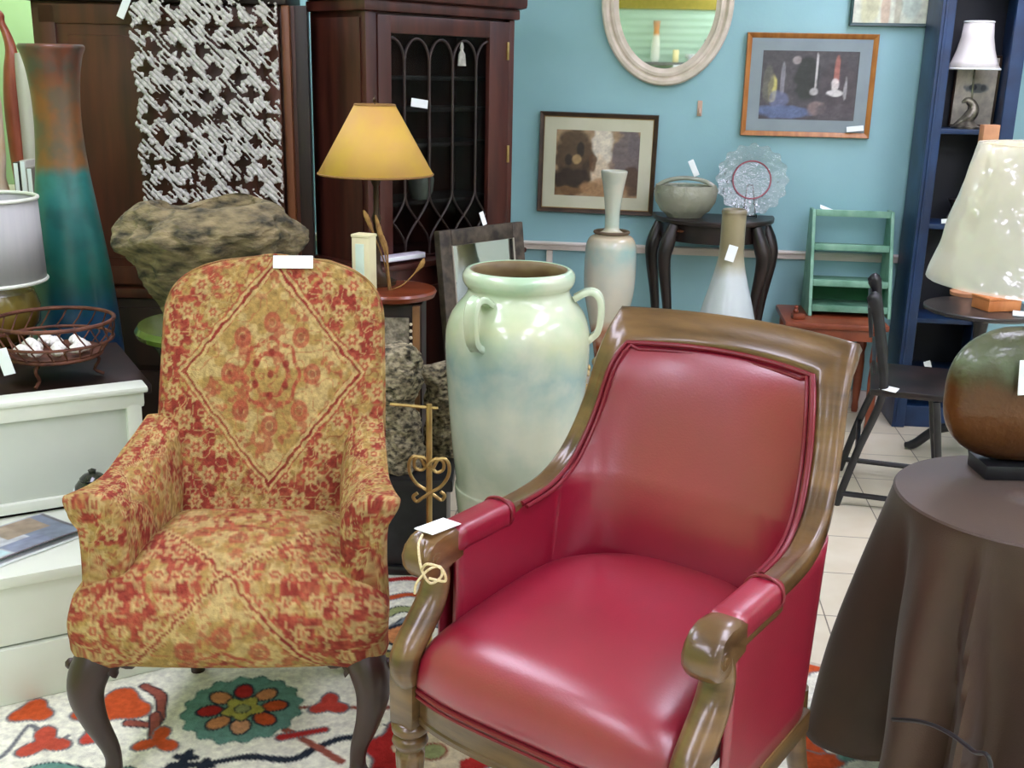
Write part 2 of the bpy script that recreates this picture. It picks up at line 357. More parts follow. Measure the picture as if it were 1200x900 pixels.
    for s in (-1, 1):
        nm = 'arm'
        # pad
        rg = []
        for k, y in enumerate([.03,.034,.05,.06,.10,.16,.19,.20,.214,.218]):
            q = [.7,.92,1.06,1,1,1,1,1.05,.92,.7][k]; ring = []
            for j in range(20):
                a = 2*PI*j/20; ca, sa = math.cos(a), math.sin(a)
                ring.append((s*.288+.033*q*math.copysign(abs(ca)**.6, ca), y, .683+(.026 if sa > 0 else .03)*q*math.copysign(abs(sa)**.7, sa)))
            rg.append(ring)
        arm = M()
        out = [(.06,.700),(.03,.710),(-.005,.713),(-.035,.706),(-.056,.691),(-.066,.670),(-.063,.647),(-.050,.630),(-.032,.622),(-.012,.624),(.006,.632),(.022,.638),(.06,.645)]
        rgs = []
        for k in range(9):
            b = -1+2*k/8; sc = (1-abs(b)**4*.14); x = s*.292+b*.031
            cy, cz = -.015, .668
            rgs.append([(x, cy+(y-cy)*sc, cz+(z-cz)*sc) for y, z in out])
        arm.loft(rgs)
        arm.box((s*.288, .13, .655), (.05, .2, .03), .006)
        a_o = arm.build(nm, walnut, t, sharp=60)
        # carved side roundels of the scroll
        rl = M()
        for sd in (-1, 1):
            for (r_, d_) in ((.027, .0305), (.018, .033), (.008, .035)):
                rl.tube([(s*.292+sd*.02, -.030, .665), (s*.292+sd*d_, -.030, .665)], [r_, r_*.85], 20)
        rl.build('scroll_carving', walnut, a_o)
        M().loft(rg).build('arm_pad', leather, a_o, sharp=70)
        M().tube([(s*.288+.036*math.cos(a), .195, .684+.03*math.sin(a)) for a in np.linspace(0, 2*PI, 25)[:-1]], .0035, 8, closed=True).build('pad_band', piping, a_o)
        # swept post
        pth = cr([(.0,.655),(.01,.612),(-.006,.565),(-.045,.52),(-.075,.487),(-.085,.458),(-.07,.43)], 22); rg = []
        for i, (y, z) in enumerate(pth):
            a = pth[max(i-1,0)]; b = pth[min(i+1,21)]; tg = V(0, b[0]-a[0], b[1]-a[1]).normalized(); nr = V(0, -tg.z, tg.y)
            wd = .026+.004*math.sin(PI*i/21); dp = .021+.006*(i/21)
            ring = []
            for j in range(20):
                q = 2*PI*j/20; c_, s_ = math.cos(q), math.sin(q); rib = 1+.06*math.cos(4*q)
                ring.append(V(s*.296, y, z)+V(1,0,0)*(wd*rib*math.copysign(abs(c_)**.75, c_))+nr*(dp*rib*math.copysign(abs(s_)**.75, s_)))
            rg.append(ring)
        M().loft(rg).build('arm_post', walnut, t, sharp=60)
        # front leg: block and turned, fluted taper
        lg = M().box((s*.305, -.058, .378), (.058, .055, .11), .004)
        def flute(a, z): return 1-.09*(abs(math.cos(5*a))**3) if z < .262 else 1
        pr = [(.012,0),(.017,.004),(.019,.02),(.015,.03),(.0165,.04),(.022,.14),(.029,.235),(.03,.255),(.024,.264),(.031,.272),(.036,.282),(.033,.292),(.027,.297),(.036,.306),(.037,.318),(.03,.326)]
        pr2 = []
        for (a, b) in zip(pr[:-1], pr[1:]):
            for k in range(3): pr2.append((a[0]+(b[0]-a[0])*k/3, a[1]+(b[1]-a[1])*k/3))
        pr2.append(pr[-1])
        lg.lathe(pr2, 40, (s*.305, -.058, 0), rmod=flute)
        lg.build('leg', walnut, t, sharp=50)
        # rear leg, sabre curved
        pp = cr([(s*.255,.50,.34),(s*.26,.51,.22),(s*.265,.55,.1),(s*.27,.60,.0)], 12)
        M().tube(pp, [.026-.009*i/11 for i in range(12)], 12).build('leg', walnut, t, zmin=0)
    return t
red = red_chair()
# ---------------------------------------------------------------- tapestry chair
GOLD, PALE, RED, DRED = L3(150,124,70), L3(172,150,98), L3(148,72,52), L3(122,44,36)
def fabric(s, t, dia=(), warm=.0, flip=0):
    n = .45*vn(s, t, 24, 1)+.3*vn(s, t, 58, 2)+.25*vn(s, t, 130, 3)
    c = np.repeat(GOLD[None], len(s), 0); c = mixc(c, RED, sm(.37-warm, .50-warm, n)); c = mixc(c, DRED, .75*sm(.53, .62, n))
    for (sc, sd, w) in ((34, 21, .035), (52, 22, .05)):
        ar = np.abs(vn(s+.004*np.sin(t*160), t, sc, sd)-.5); c = mixc(c, DRED, (1-sm(w*.5, w, ar))*.6)
        ar = np.abs(vn(s, t+.3, sc, sd+4)-.5); c = mixc(c, PALE, (1-sm(w*.5, w, ar))*.65)
    # scattered gold rosettes
    g = .062; ci = np.floor(s/g+.5*(np.floor(t/g) % 2)); cj = np.floor(t/g)
    ox = (ci+.5-.5*(cj % 2))*g; oy = (cj+.5)*g; d = np.hypot(s-ox, t-oy); a = np.arctan2(t-oy, s-ox)
    hsh = np.sin(ci*12.9+cj*78.2)*43758.5; hsh -= np.floor(hsh); rr = (.016+.009*hsh)*(1+.22*np.cos(6*a))
    c = mixc(c, PALE, (1-sm(rr*.85, rr, d))*.85); c = mixc(c, RED, (1-sm(rr*.42, rr*.55, d))*.9); c = mixc(c, PALE, (1-sm(rr*.15, rr*.25, d))*.9)
    for (cs, ct, hw, hh) in dia:
        ds, dt = (s-cs)/hw, (t-ct)/hh; d = np.abs(ds)+np.abs(dt)+.05*(vn(s, t, 60, 6)-.5)
        ins = 1-sm(.97, 1., d); inner = np.repeat(GOLD[None], len(s), 0); inner = mixc(inner, PALE, sm(.4, .6, vn(s, t, 40, 8))); inner = mixc(inner, RED, sm(.60, .68, n)*.7); inner = mixc(inner, RED, (1-sm(.02, .045, np.abs(vn(s, t, 44, 31)-.5)))*.5)
        e = np.hypot(ds/.33, dt/.33); an = np.arctan2(dt, ds)
        for (r_, w_, k_) in ((1.0, .09, 8), (.62, .10, 6)):
            inner = mixc(inner, RED, (1-sm(w_*.5, w_, np.abs(e-r_*(1+.06*np.cos(k_*an)))))*(.45+.5*(vn(s, t, 90, 9) > .4)))
        for (q, w_) in ((0, .0), (.34, .15)):
            for k in range(6 if q else 1):
                x0, y0 = q*math.cos(k*PI/3+.5)*.62, q*math.sin(k*PI/3+.5)*.62
                inner = mixc(inner, DRED, (1-sm(.028, .05, np.hypot(ds-x0, dt-y0)))*.9)
        for k in range(8):
            x0, y0 = .5*math.cos(k*PI/4), .5*math.sin(k*PI/4); dd = np.hypot(ds-x0, dt-y0)
            inner = mixc(inner, RED, (1-sm(.02, .035, np.abs(dd-.075)))*.8)
            inner = mixc(inner, DRED, (1-sm(.03, .05, dd))*.7)
        c = c*(1-ins[:, None])+inner*ins[:, None]
        for (lo, hi, col, w_) in ((1.0,1.045,PALE,.9),(1.05,1.085,DRED,.85),(1.09,1.13,PALE,.8),(1.14,1.16,RED,.8)):
            c = mixc(c, col, ((d > lo) & (d < hi))*w_)
    c = c*(.78+.44*vn(s, t, 180, 11))[:, None]
    return c
def qa_chair():
    t = thing('tapestry_armchair', 'red and gold tapestry armchair with dark cabriole legs', 'armchair', (-.825, 2.027, .0065), math.radians(9))
    cx = .022; K = .36
    def yb(z): return .372+(z-.47)*K
    def pill(side):
        def fn(u, v):
            u = -1+2*u; z = .36+(1.092-.36)*v
            hw = .268+.006*math.sin(v*4) - .012*max(0, (.62-z)/.26)
            hw *= max(0, (1-max(0, (z-.93)/.162)**3))**(1/2.4)
            x = cx+hw*u
            th = (max(0, 1-abs(u)**9)*max(0, 1-max(0, v)**26))**.5
            puff = .03*(1-u*u)*math.sin(PI*min(1, max(.05, v*1.02)))
            if side: y = yb(z)-(.012*th+puff*th)-.01
            else: y = yb(z)+.095*th-.01
            return (x, y, z-.006*u*u*v)
        return fn
    m = M(); m.grid(pill(1), 210, 270); m.grid(pill(0), 40, 50)
    o = m.build('backrest', fabric_m, t, sharp=180)
    dz = (.022, .822, .20, .235)
    paint(o, lambda co: fabric(co[:, 0], co[:, 2], [dz]))
    # piping round the front edge of the back
    pts = [pill(1)(0, v) for v in np.linspace(.02, .985, 60)] + [pill(1)(u, .999) for u in np.linspace(.05, .95, 30)] + [pill(1)(1, v) for v in np.linspace(.985, .02, 60)]
    o = M().tube(pts, .0045, 7).build('back_welt', fabric_m, t); paint(o, lambda co: fabric(co[:, 0], co[:, 2])*.8)
    # seat
    prof = cr([(.43,.485),(.33,.503),(.2,.51),(.09,.502),(.02,.478),(-.028,.438),(-.048,.39),(-.043,.345),(-.022,.308),(.005,.292)], 90)+[(.2,.285),(.43,.285)]
    rings = []; NU = 130
    for i in range(NU+1):
        u = -1+2*i/NU; a = abs(u); f_ = (1-a**7)**.5 if a < 1 else 0; ring = []
        for (y, z) in prof:
            hw = .340 - .075*min(1, max(0, (y-.02)/.4)); z0 = .395
            z2 = z0+(z-z0)*(.42+.58*f_) - (.022*sm(.62, .9, np.array(a)) if z < .34 and y < .1 else 0) + .012*(1-u*u)*(z > .47)
            y2 = y if y > .1 else .1+(y-.1)*(.72+.28*f_) - .015*(1-a*a)*(y < .05)
            ring.append((-.006+hw*u*(1 if True else 1), y2, z2))
        rings.append(ring)
    o = M().loft(rings).build('seat', fabric_m, t, sharp=180)
    pa = np.array(prof); arc = np.concatenate([[0], np.cumsum(np.hypot(*np.diff(pa, axis=0).T))]); npf = len(prof)
    def seat_st(co):
        tt = .43-arc[np.arange(len(co)) % npf]
        return fabric(co[:, 0], tt, [(-.01, .27, .235, .235), (-.01, -.22, .22, .235)], warm=.03)
    paint(o, seat_st)
    # arms with out-rolled tops
    for s in (-1, 1):
        rings = []; NY = 130
        for k in range(NY+1):
            f_ = k/NY; y = .052+.40*f_; fl = max(0, 1-f_*2.6)**1.2
            top = .668-.012*math.sin(PI*min(1, f_*1.6))+.05*max(0, (f_-.35)/.65)**1.6
            wi = .228-.045*f_+.0; wo = .318-.05*f_
            zb = .30 if f_ > .08 else .34
            ctrl = [(wi+.012,zb),(wi-.006,.44),(wi-.012,.53),(wi-.008,.60),(wi+.006,top-.03),(wi+.03,top-.006),(wi+.06,top),(wo+.012+.012*fl,top-.004),(wo+.024*fl+.004,top-.024),(wo+.018*fl,top-.046),(wo+.004,top-.07),(wo,.53),(wo+.004,.42),(wo,zb)]
            sec = cr(ctrl, 150)
            if k == 0: sec0 = sec
            rings.append([(s*x+(.012 if s > 0 else -.004), y+.012*(z-.5), z) for x, z in sec])
        # rounded front face
        c0 = np.mean(np.array(rings[0]), 0)
        fr = []
        for (sc, dy) in [(.06+.045*q_, -.026) for q_ in range(14)]+[(.69,-.025),(.73,-.0245),(.77,-.0235),(.81,-.022),(.85,-.0195),(.89,-.017),(.93,-.014),(.96,-.010),(.98,-.006)]:
            fr.append([(c0[0]+(p[0]-c0[0])*(sc if sc > .8 else sc), p[1]+dy, c0[2]+(p[2]-c0[2])*(1-(1-sc)*.35 if sc > .8 else sc)) for p in rings[0]])
        o = M().loft(fr+rings).build('arm', fabric_m, t, sharp=180)
        def arm_st(co, s=s, nf=len(fr)):
            k = np.arange(len(co)); cap_ = (k//150) < nf
            ss = np.where(cap_, co[:, 0]*1.0, co[:, 1]+.3*s); tt = np.where(cap_, co[:, 2], .36+(k % 150)*.0058)
            return fabric(ss, tt, [(.3*s+.22, .62, .10, .15)], warm=-.05)
        paint(o, arm_st)
    # cabriole front legs
    for s in (-1, 1):
        x0 = -.006+s*.281
        pth = cr([(x0-s*.008,.02,.335),(x0+s*.018,-.012,.285),(x0+s*.026,-.024,.235),(x0+s*.014,-.018,.165),(x0-s*.008,-.004,.09),(x0-s*.012,-.004,.045),(x0-s*.006,-.018,.018),(x0-s*.006,-.02,.0)], 30)
        rad = [r[0] for r in cr([(.044,),(.043,),(.037,),(.027,),(.0195,),(.0185,),(.028,),(.026,)], 30)]
        m = M().tube(pth, rad, 20)
        for d in (-1, 1):   # knee brackets
            m.tube(cr([(x0+s*.01+d*.028,.0,.285),(x0+s*.01+d*.045,.004,.295),(x0+d*.062,.006,.292),(x0+d*.072,.008,.30)], 8), [.028,.024,.017,.010,.012,.013,.012,.006], 12)
        m.build('leg', mahog, t, zmin=0)
        pp = cr([(s*.19,.40,.33),(s*.192,.415,.2),(s*.20,.45,.08),(s*.205,.47,.0)], 12)
        M().tube(pp, [.024-.006*i/11 for i in range(12)], 12).build('leg', mahog, t, zmin=0)
    return t
qa = qa_chair()
# ---------------------------------------------------------------- rug
def rug():
    e1 = V(.937,-.349,0); e2 = V(-.349,-.937,0); Q = V(-.5,3.14,0); u0_, u1_, v1_ = -1.55, 1.5, 2.0
    m = M(); nu, nv = 500, 330
    m.grid(lambda a, b: Q+e1*(u0_+(u1_-u0_)*a)+e2*(v1_*b)+V(0,0,.006), nu, nv)
    # edge and underside
    c = [Q+e1*u0_, Q+e1*u1_, Q+e1*u1_+e2*v1_, Q+e1*u0_+e2*v1_]
    m.add([p+V(0,0,.006) for p in c]+[p+V(0,0,.0008) for p in c], [(0,1,5,4),(1,2,6,5),(2,3,7,6),(3,0,4,7),(7,6,5,4)])
    o = m.build('floral_rug', rug_m, sharp=30, recalc=False)
    tag(o, 'cream floral rug with teal, orange and navy motifs under both armchairs', 'rug')
    CR, TEAL, NAVY, ORG, CRIM, PEACH, YG, BRN, GREY, SAGE = L3(240,242,226), L3(104,150,138), L3(40,48,60), L3(200,88,46), L3(176,46,44), L3(206,140,92), L3(176,172,84), L3(150,84,70), L3(120,124,128), L3(150,160,110)
    def P2(px, py): p = atZ(px, py, .011); return np.array([p.x, p.y])
    def fn(co):
        x, y = co[:, 0], co[:, 1]; n = len(x); c = np.repeat(CR[None], n, 0); wob = .006*(vn(x, y, 30, 4)-.5)
        c = c*(.94+.1*vn(x, y, 14, 5))[:, None]
        st = dict(c=c)
        def pol(ctr): dx, dy = x-ctr[0], y-ctr[1]; return np.hypot(dx, dy)+wob, np.arctan2(dy, dx)
        def blob(ctr, R, col, k=0, amp=0, ph=0, out=NAVY, ow=.007, el=1, rot=0):
            dx, dy = x-ctr[0], y-ctr[1]; ca, sa = math.cos(rot), math.sin(rot); X = dx*ca+dy*sa; Y = (-dx*sa+dy*ca)*el
            d = np.hypot(X, Y)+wob; a = np.arctan2(Y, X); r_ = R*(1+amp*np.cos(k*a+ph))
            if out is not None: st['c'] = mixc(st['c'], out, 1-sm(r_+ow-.004, r_+ow+.002, d))
            st['c'] = mixc(st['c'], col, 1-sm(r_-.004, r_+.002, d))
        def vine(pts, w, col, out=None):
            pts = cr([P2(*p) for p in pts], 40); d = np.full(n, 9.)
            for a, b in zip(pts[:-1], pts[1:]):
                a = np.array(a); b = np.array(b); ab = b-a; q = np.clip(((x-a[0])*ab[0]+(y-a[1])*ab[1])/(ab@ab+1e-9), 0, 1)
                d = np.minimum(d, np.hypot(x-a[0]-q*ab[0], y-a[1]-q*ab[1]))
            d = d+wob
            if out is not None: st['c'] = mixc(st['c'], out, 1-sm(w+.003, w+.008, d))
            st['c'] = mixc(st['c'], col, 1-sm(w-.002, w+.003, d))
        # vines
        vine([(-60,900),(0,885),(35,848),(55,870),(80,860)], .006, GREY)
        vine([(170,802),(188,815),(182,845),(150,845)], .011, BRN, NAVY)
        vine([(182,835),(180,860)], .010, BRN, NAVY)
        vine([(200,895),(240,893),(290,885),(340,888),(375,872),(410,862),(450,866)], .011, NAVY)
        vine([(335,853),(370,872),(400,890)], .010, BRN, None); vine([(330,862),(380,853)], .010, CRIM, GREY)
        vine([(340,828),(380,826),(440,828),(475,824)], .006, BRN); vine([(430,845),(470,850)], .004, NAVY)
        vine([(20,905),(60,895),(110,905),(150,900)], .012, TEAL, NAVY)
        vine([(445,722),(470,712),(500,716)], .016, SAGE, NAVY); vine([(440,760),(462,735),(490,722),(515,730)], .018, L3(120,130,140), NAVY)
        vine([(450,700),(480,695),(510,700)], .012, ORG, GREY); vine([(440,680),(475,676),(500,678)], .012, CRIM, None)
        # teal scalloped rosette with petals
        c1 = P2(284, 828); blob(c1, .143, TEAL, 16, .05, ow=.004, out=L3(70,110,104))
        cols = [ORG, PEACH, CRIM, PEACH, CRIM, PEACH, L3(214,160,120), ORG]
        for k in range(8):
            a = k*PI/4+.3; blob(c1+np.array([math.cos(a), math.sin(a)])*.078, .030, cols[k], el=1.35, rot=a, ow=.008)
        blob(c1, .046, YG, 5, .18, out=NAVY, ow=.005); blob(c1, .018, SAGE, out=NAVY, ow=.004)
        # tulips and sprigs on the cream ground
        for (p, R, k, am, ph, col) in [((38,832),.046,3,.22,.8,ORG),((52,868),.046,3,.45,0.2,L3(196,86,66)),((140,826),.07,3,.22,.5,ORG),((100,836),.03,2,.2,0,ORG),((112,860),.034,3,.2,0,L3(200,76,60)),((185,866),.040,3,.5,1.2,ORG),((386,824),.04,3,.35,1.,L3(190,70,58)),((470,823),.022,3,.3,0,L3(190,70,58)),((505,695),.03,3,.3,0,ORG)]:
            blob(P2(*p), R, col, k, am, ph, out=GREY, ow=.007)
        for p in [(218,885),(205,900),(238,895)]: blob(P2(*p), .026, NAVY, 4, .3, out=None)
        # crimson ring flower by the red chair
        c2 = P2(507, 878); blob(c2, .152, CRIM, 8, .08, out=GREY, ow=.008); blob(c2, .088, L3(220,208,176), 8, .12, out=None); blob(c2, .03, SAGE, out=BRN)
        blob(P2(470,742), .05, PEACH, 4, .1, out=NAVY, ow=.016); blob(P2(458,775), .05, L3(170,160,100), 3, .2, out=NAVY, ow=.014); blob(P2(452,800),.03,CRIM,3,.2,out=NAVY)
        # right-hand end
        for (p, R, col) in [((938,872),.05,ORG),((960,892),.05,ORG),((936,832),.035,TEAL),((942,780),.04,ORG),((980,855),.03,SAGE),((1000,880),.035,TEAL),((1040,872),.04,L3(160,170,130))]: blob(P2(*p), R, col, 3, .3, p[0], out=GREY)
        # more of the same repeat where the photo does not look
        for (cx_, cy_) in [(.9,1.6),(-.2,1.1),(-1.6,1.4),(.2,2.4),(-.1,2.85),(-1.0,1.35),(.35,1.25),(-.6,1.5),(-1.9,1.9)]:
            blob(np.array([cx_, cy_]), .14, TEAL, 16, .05, out=None)
            for k in range(8): a = k*PI/4; blob(np.array([cx_, cy_])+np.array([math.cos(a), math.sin(a)])*.078, .03, cols[k], el=1.35, rot=a)
            blob(np.array([cx_, cy_]), .045, YG, 5, .18)
        # border
        du = (x-Q.x)*e1.x+(y-Q.y)*e1.y; dv = (x-Q.x)*e2.x+(y-Q.y)*e2.y
        bd = np.minimum(np.minimum(du-u0_, u1_-du), np.minimum(dv, v1_-dv))
        st['c'] = mixc(st['c'], L3(196,188,168), 1-sm(.012, .018, bd))
        return st['c']
    paint(o, fn); return o
rug()
def translucent(m, f=.45):
    nt = m.node_tree; N = nt.nodes; L = nt.links; p = N['Principled BSDF']; src = p.inputs['Base Color'].links[0].from_socket
    t = N.new('ShaderNodeBsdfTranslucent'); L.new(src, t.inputs[0]); mx = N.new('ShaderNodeMixShader'); mx.inputs[0].default_value = f
    L.new(p.outputs[0], mx.inputs[1]); L.new(t.outputs[0], mx.inputs[2]); L.new(mx.outputs[0], N['Material Output'].inputs[0]); return m
# ================================================================ left side
def Rz(a): from mathutils import Matrix; return Matrix.Rotation(a, 3, 'Z')
def tolocal(p, loc, rz): return Rz(-rz) @ (Vector(p)-Vector(loc))
def card(name, label, cat, c, d, rz=0, rx=0, ry=0, group='white price tags', m=white):
    """small folded price card"""
    o = M().box((0,0,0), d, .0008, seg=1).build(name, m); o.location = c; o.rotation_euler = (rx, ry, rz)
    return tag(o, label, cat, group)
# ---- white storage bench
BA = V(-1.518, 2.225, .0065); BR = math.atan2(.586, .81)
def bench():
    t = thing('storage_bench', 'white painted storage bench with framed back panel left of the tapestry chair', 'bench', BA, BR)
    x0, x1 = -1.0, .455
    M().box(((x0+x1)/2, .185, .33), (x1-x0+.02, .40, .03), .006).build('seat', whitepaint, t)
    m = M().box(((x0+x1)/2, .02, .235), (x1-x0, .03, .16), .004).box(((x0+x1)/2, .014, .075), (x1-x0+.012, .042, .15), .005)
    m.box((x1-.012, .2, .16), (.024, .36, .315), .004).box((x0+.012, .2, .16), (.024, .36, .315), .004).box(((x0+x1)/2, .36, .16), (x1-x0, .02, .315), .003)
    m.build('chest', whitepaint, t)
    b = M().box(((x0+x1)/2, .388, .50), (x1-x0-.04, .016, .30), .003)
    b.build('back_panel', mat('bench_panel', rgb(196,204,190), .6, col2=rgb(206,212,200), nscale=3), t)
    m = M().box(((x0+x1)/2, .385, .640), (x1-x0+.02, .05, .05), .01).box(((x0+x1)/2, .392, .668), (x1-x0+.04, .085, .018), .007)
    m.box((x1-.02, .385, .49), (.042, .05, .29), .008).box((x0+.02, .385, .49), (.042, .05, .29), .008).box(((x0+x1)/2, .385, .37), (x1-x0, .04, .03), .006)
    m.build('back_rail', whitepaint, t)
bench()
# magazine on the seat
def magazine():
    c = atZ(18, 628, .352)-Rz(BR)@V(0, .045, 0); t = thing('magazine', 'open glossy magazine with blue and grey pictures lying on the white bench seat', 'magazine', (c.x, c.y, .352), math.radians(-28))
    m = M(); m.grid(lambda u, v: ((u-.5)*.21, (v-.5)*.28, .008+.012*u*u*u+.003*math.sin(3*v)), 42, 56)
    o = m.build('page', mat('magazine_page', (1,1,1,1), .3, attr=True, nscale=30), t, sharp=180, solid=.002)
    def fn(co):
        x, y = co[:, 0], co[:, 1]; c = np.repeat(L3(178,184,190)[None], len(x), 0)
        def r(a, b, c0, d, col, w=.9):
            nonlocal c; c = mixc(c, np.array(col), ((x > a) & (x < b) & (y > c0) & (y < d))*w)
        r(-.1,.1,.02,.13,L3(96,110,134)); r(-.1,0,-.02,.1,L3(150,130,104)); r(.02,.095,-.06,.05,L3(110,120,150)); r(-.09,-.03,-.13,-.05,L3(196,224,232)); r(-.02,.03,-.12,-.06,L3(70,92,120)); r(.04,.09,-.13,-.07,L3(180,214,220))
        r(-.1,.105,.128,.14,L3(80,76,78)); r(.098,.105,-.14,.14,L3(90,80,84))
        return c*(.8+.4*vn(x, y, 60, 2))[:, None]
    paint(o, fn)
    M().box((0,0,.004), (.208,.278,.006), .001).build('page_block', white, t)
magazine()
def ornament():
    p = BA+Rz(BR)@V(.30, .285, 0); t = thing('glazed_jar', 'small round dark glazed jar with pale squiggles on the bench behind the tapestry chair arm', 'jar', (p.x, p.y, .352), .5)
    dk = mat('dark_glaze', rgb(26,30,24), .12, col2=rgb(52,54,44), nscale=40)
    M().lathe([(.001,0),(.028,0),(.03,.006),(.042,.03),(.05,.065),(.047,.092),(.036,.106),(.03,.108),(.001,.108)], 36).build('jar_body', dk, t)
    M().lathe([(.001,.108),(.033,.108),(.034,.112),(.024,.121),(.009,.126),(.011,.134),(.001,.139)], 28).build('lid', dk, t)
    m = M()
    for k in range(7):
        a = k*.9; M().tube([(.0505*math.cos(a+j*.07), .0505*math.sin(a+j*.07), .070+.011*(j % 2)) for j in range(9)], .0018, 6).build('squiggle', white, t)
ornament()
# ---- dark low cabinet behind the bench
def lowcab():
    t = thing('low_cabinet', 'low dark wooden cabinet behind the white bench, carrying the basket and lamp', 'cabinet', BA, BR)
    M().box((-.15, .71, .645), (1.30, .55, .03), .005).build('top', cabdark, t)
    M().box((-.15, .71, .315), (1.24, .50, .63), .004).build('body', cabdark, t)
    for s in (-1, 1): d = M().box((-.15+s*.3, .455, .33), (.56, .018, .54), .005).build('door', cabdark, t); M().lathe([(.001,0),(.011,.002),(.013,.012),(.001,.02)], 14, c=(-.15+s*.06, .44, .36)).build('knob', brass, d)
lowcab()
def basket():
    c = atD(62, 377, 3.12); zt = c.z; t = thing('wire_basket', 'round rusty brown metal basket holding white shells, in front of the blue vase', 'basket', (c.x, c.y, .667), YAW)
    rust = mat('rusty_metal', rgb(74,40,28), .6, metal=.3, col2=rgb(112,68,48), nscale=30)
    H = zt-.661; R = .165
    m = M().tube([(R*math.cos(a), R*math.sin(a), H) for a in np.linspace(0, 2*PI, 61)[:-1]], .006, 8, closed=True)
    m.tube([(R*.97*math.cos(a), R*.97*math.sin(a), H-.055) for a in np.linspace(0, 2*PI, 61)[:-1]], .0045, 8, closed=True)
    m.tube([(R*.75*math.cos(a), R*.75*math.sin(a), .075) for a in np.linspace(0, 2*PI, 61)[:-1]], .006, 8, closed=True)
    m.build('rim', rust, t)
    m = M()
    for k in range(22):
        a = 2*PI*k/22; b = a+.22
        m.tube([(R*math.cos(a), R*math.sin(a), H), (R*.99*math.cos(a+.1), R*.99*math.sin(a+.1), H-.03), (R*.97*math.cos(b), R*.97*math.sin(b), H-.055), (R*.9*math.cos(b-.1), R*.9*math.sin(b-.1), .11), (R*.75*math.cos(b), R*.75*math.sin(b), .075)], .0025, 6)
    m.build('wire_lattice', rust, t)
    m = M().lathe([(.001,.07),(.10,.071),(R*.76,.078),(R*.78,.084),(.09,.076),(.001,.075)], 40); m.build('tray', rust, t)
    for k in range(3): a = k*2.1+.4; M().tube(cr([(.09*math.cos(a),.09*math.sin(a),.072),(.115*math.cos(a),.115*math.sin(a),.05),(.10*math.cos(a),.10*math.sin(a),.02),(.125*math.cos(a),.125*math.sin(a),.004)], 10), .005, 7).build('foot_scroll', rust, t)
    pass
    shell = mat('white_shell', rgb(226,224,216), .5, col2=rgb(244,240,232), nscale=60)
    spots = [(-.07,-.06),(-.02,-.085),(.035,-.07),(.075,-.035),(-.045,-.02),(.02,-.02),(.06,.03),(-.08,.02),(-.02,.045),(.03,.07),(-.055,.07),(.085,.0)]
    for i, (x, y) in enumerate(spots):
        p = V(c.x, c.y, .667+.084) + Rz(YAW)@V(x, y, 0)
        q = M().lathe([(.001,0),(.012,.002),(.022,.010),(.024,.017),(.018,.027),(.009,.034),(.001,.037)], 18, rmod=lambda a, z: 1+.10*math.cos(9*a), sx=1.15, sy=.85).build('seashell', shell)
        q.location = p; q.scale = (.84, .84, .84); q.rotation_euler = (0, 0, i*1.3); tag(q, 'ribbed white shell lying in the rusty metal basket', 'shell', 'white shells in the basket')
basket()
def drumlamp():
    D = 3.32; c = atD(-14, 330, D); zt = atD(-14, 231, D).z; zb = atD(-14, 330, D).z
    t = thing('drum_shade_lamp', 'table lamp with grey drum shade and squat golden brown base', 'table lamp', (c.x, c.y, .667), YAW)
    z = lambda py: atD(-14, py, D).z-.661
    sh = mat('grey_drum_fabric', rgb(158,160,160), .85, col2=rgb(172,172,170), nscale=3, stretch=(6,6,.3))
    M().lathe([(.166, zb-.661),(.160, zt-.661)], 56, cap=False).build('shade', sh, t, solid=.003)
    for zz_, r_ in ((zt-.661, .161), (zb-.661, .167)): M().tube([(r_*math.cos(a), r_*math.sin(a), zz_) for a in np.linspace(0, 2*PI, 57)[:-1]], .006, 8, closed=True).build('shade_trim', whitepaint, t)
    M().lathe([(.001,0),(.085,0),(.088,.015),(.06,.03),(.10,.06),(.138,.11),(.142,.16),(.128,z(340)-.01),(.07,z(336)),(.018,z(334)),(.014,z(300)),(.001,z(299))], 48).build('base', zramp('brown_gold_glaze', [(0, rgb(46,34,18)), (.5, rgb(110,84,30)), (.8, rgb(140,124,62)), (1, rgb(60,50,30))], .15, nscale=14, namp=.35, zhi=.25), t)
    m = M()
    for k in range(3): a = k*2*PI/3; m.tube([(0,0,z(245)), (.16*math.cos(a), .16*math.sin(a), z(240))], .002, 6)
    m.tube([(0,0,z(300)), (0,0,z(236))], .004, 8); m.build('shade_spider', brass, t)
drumlamp()
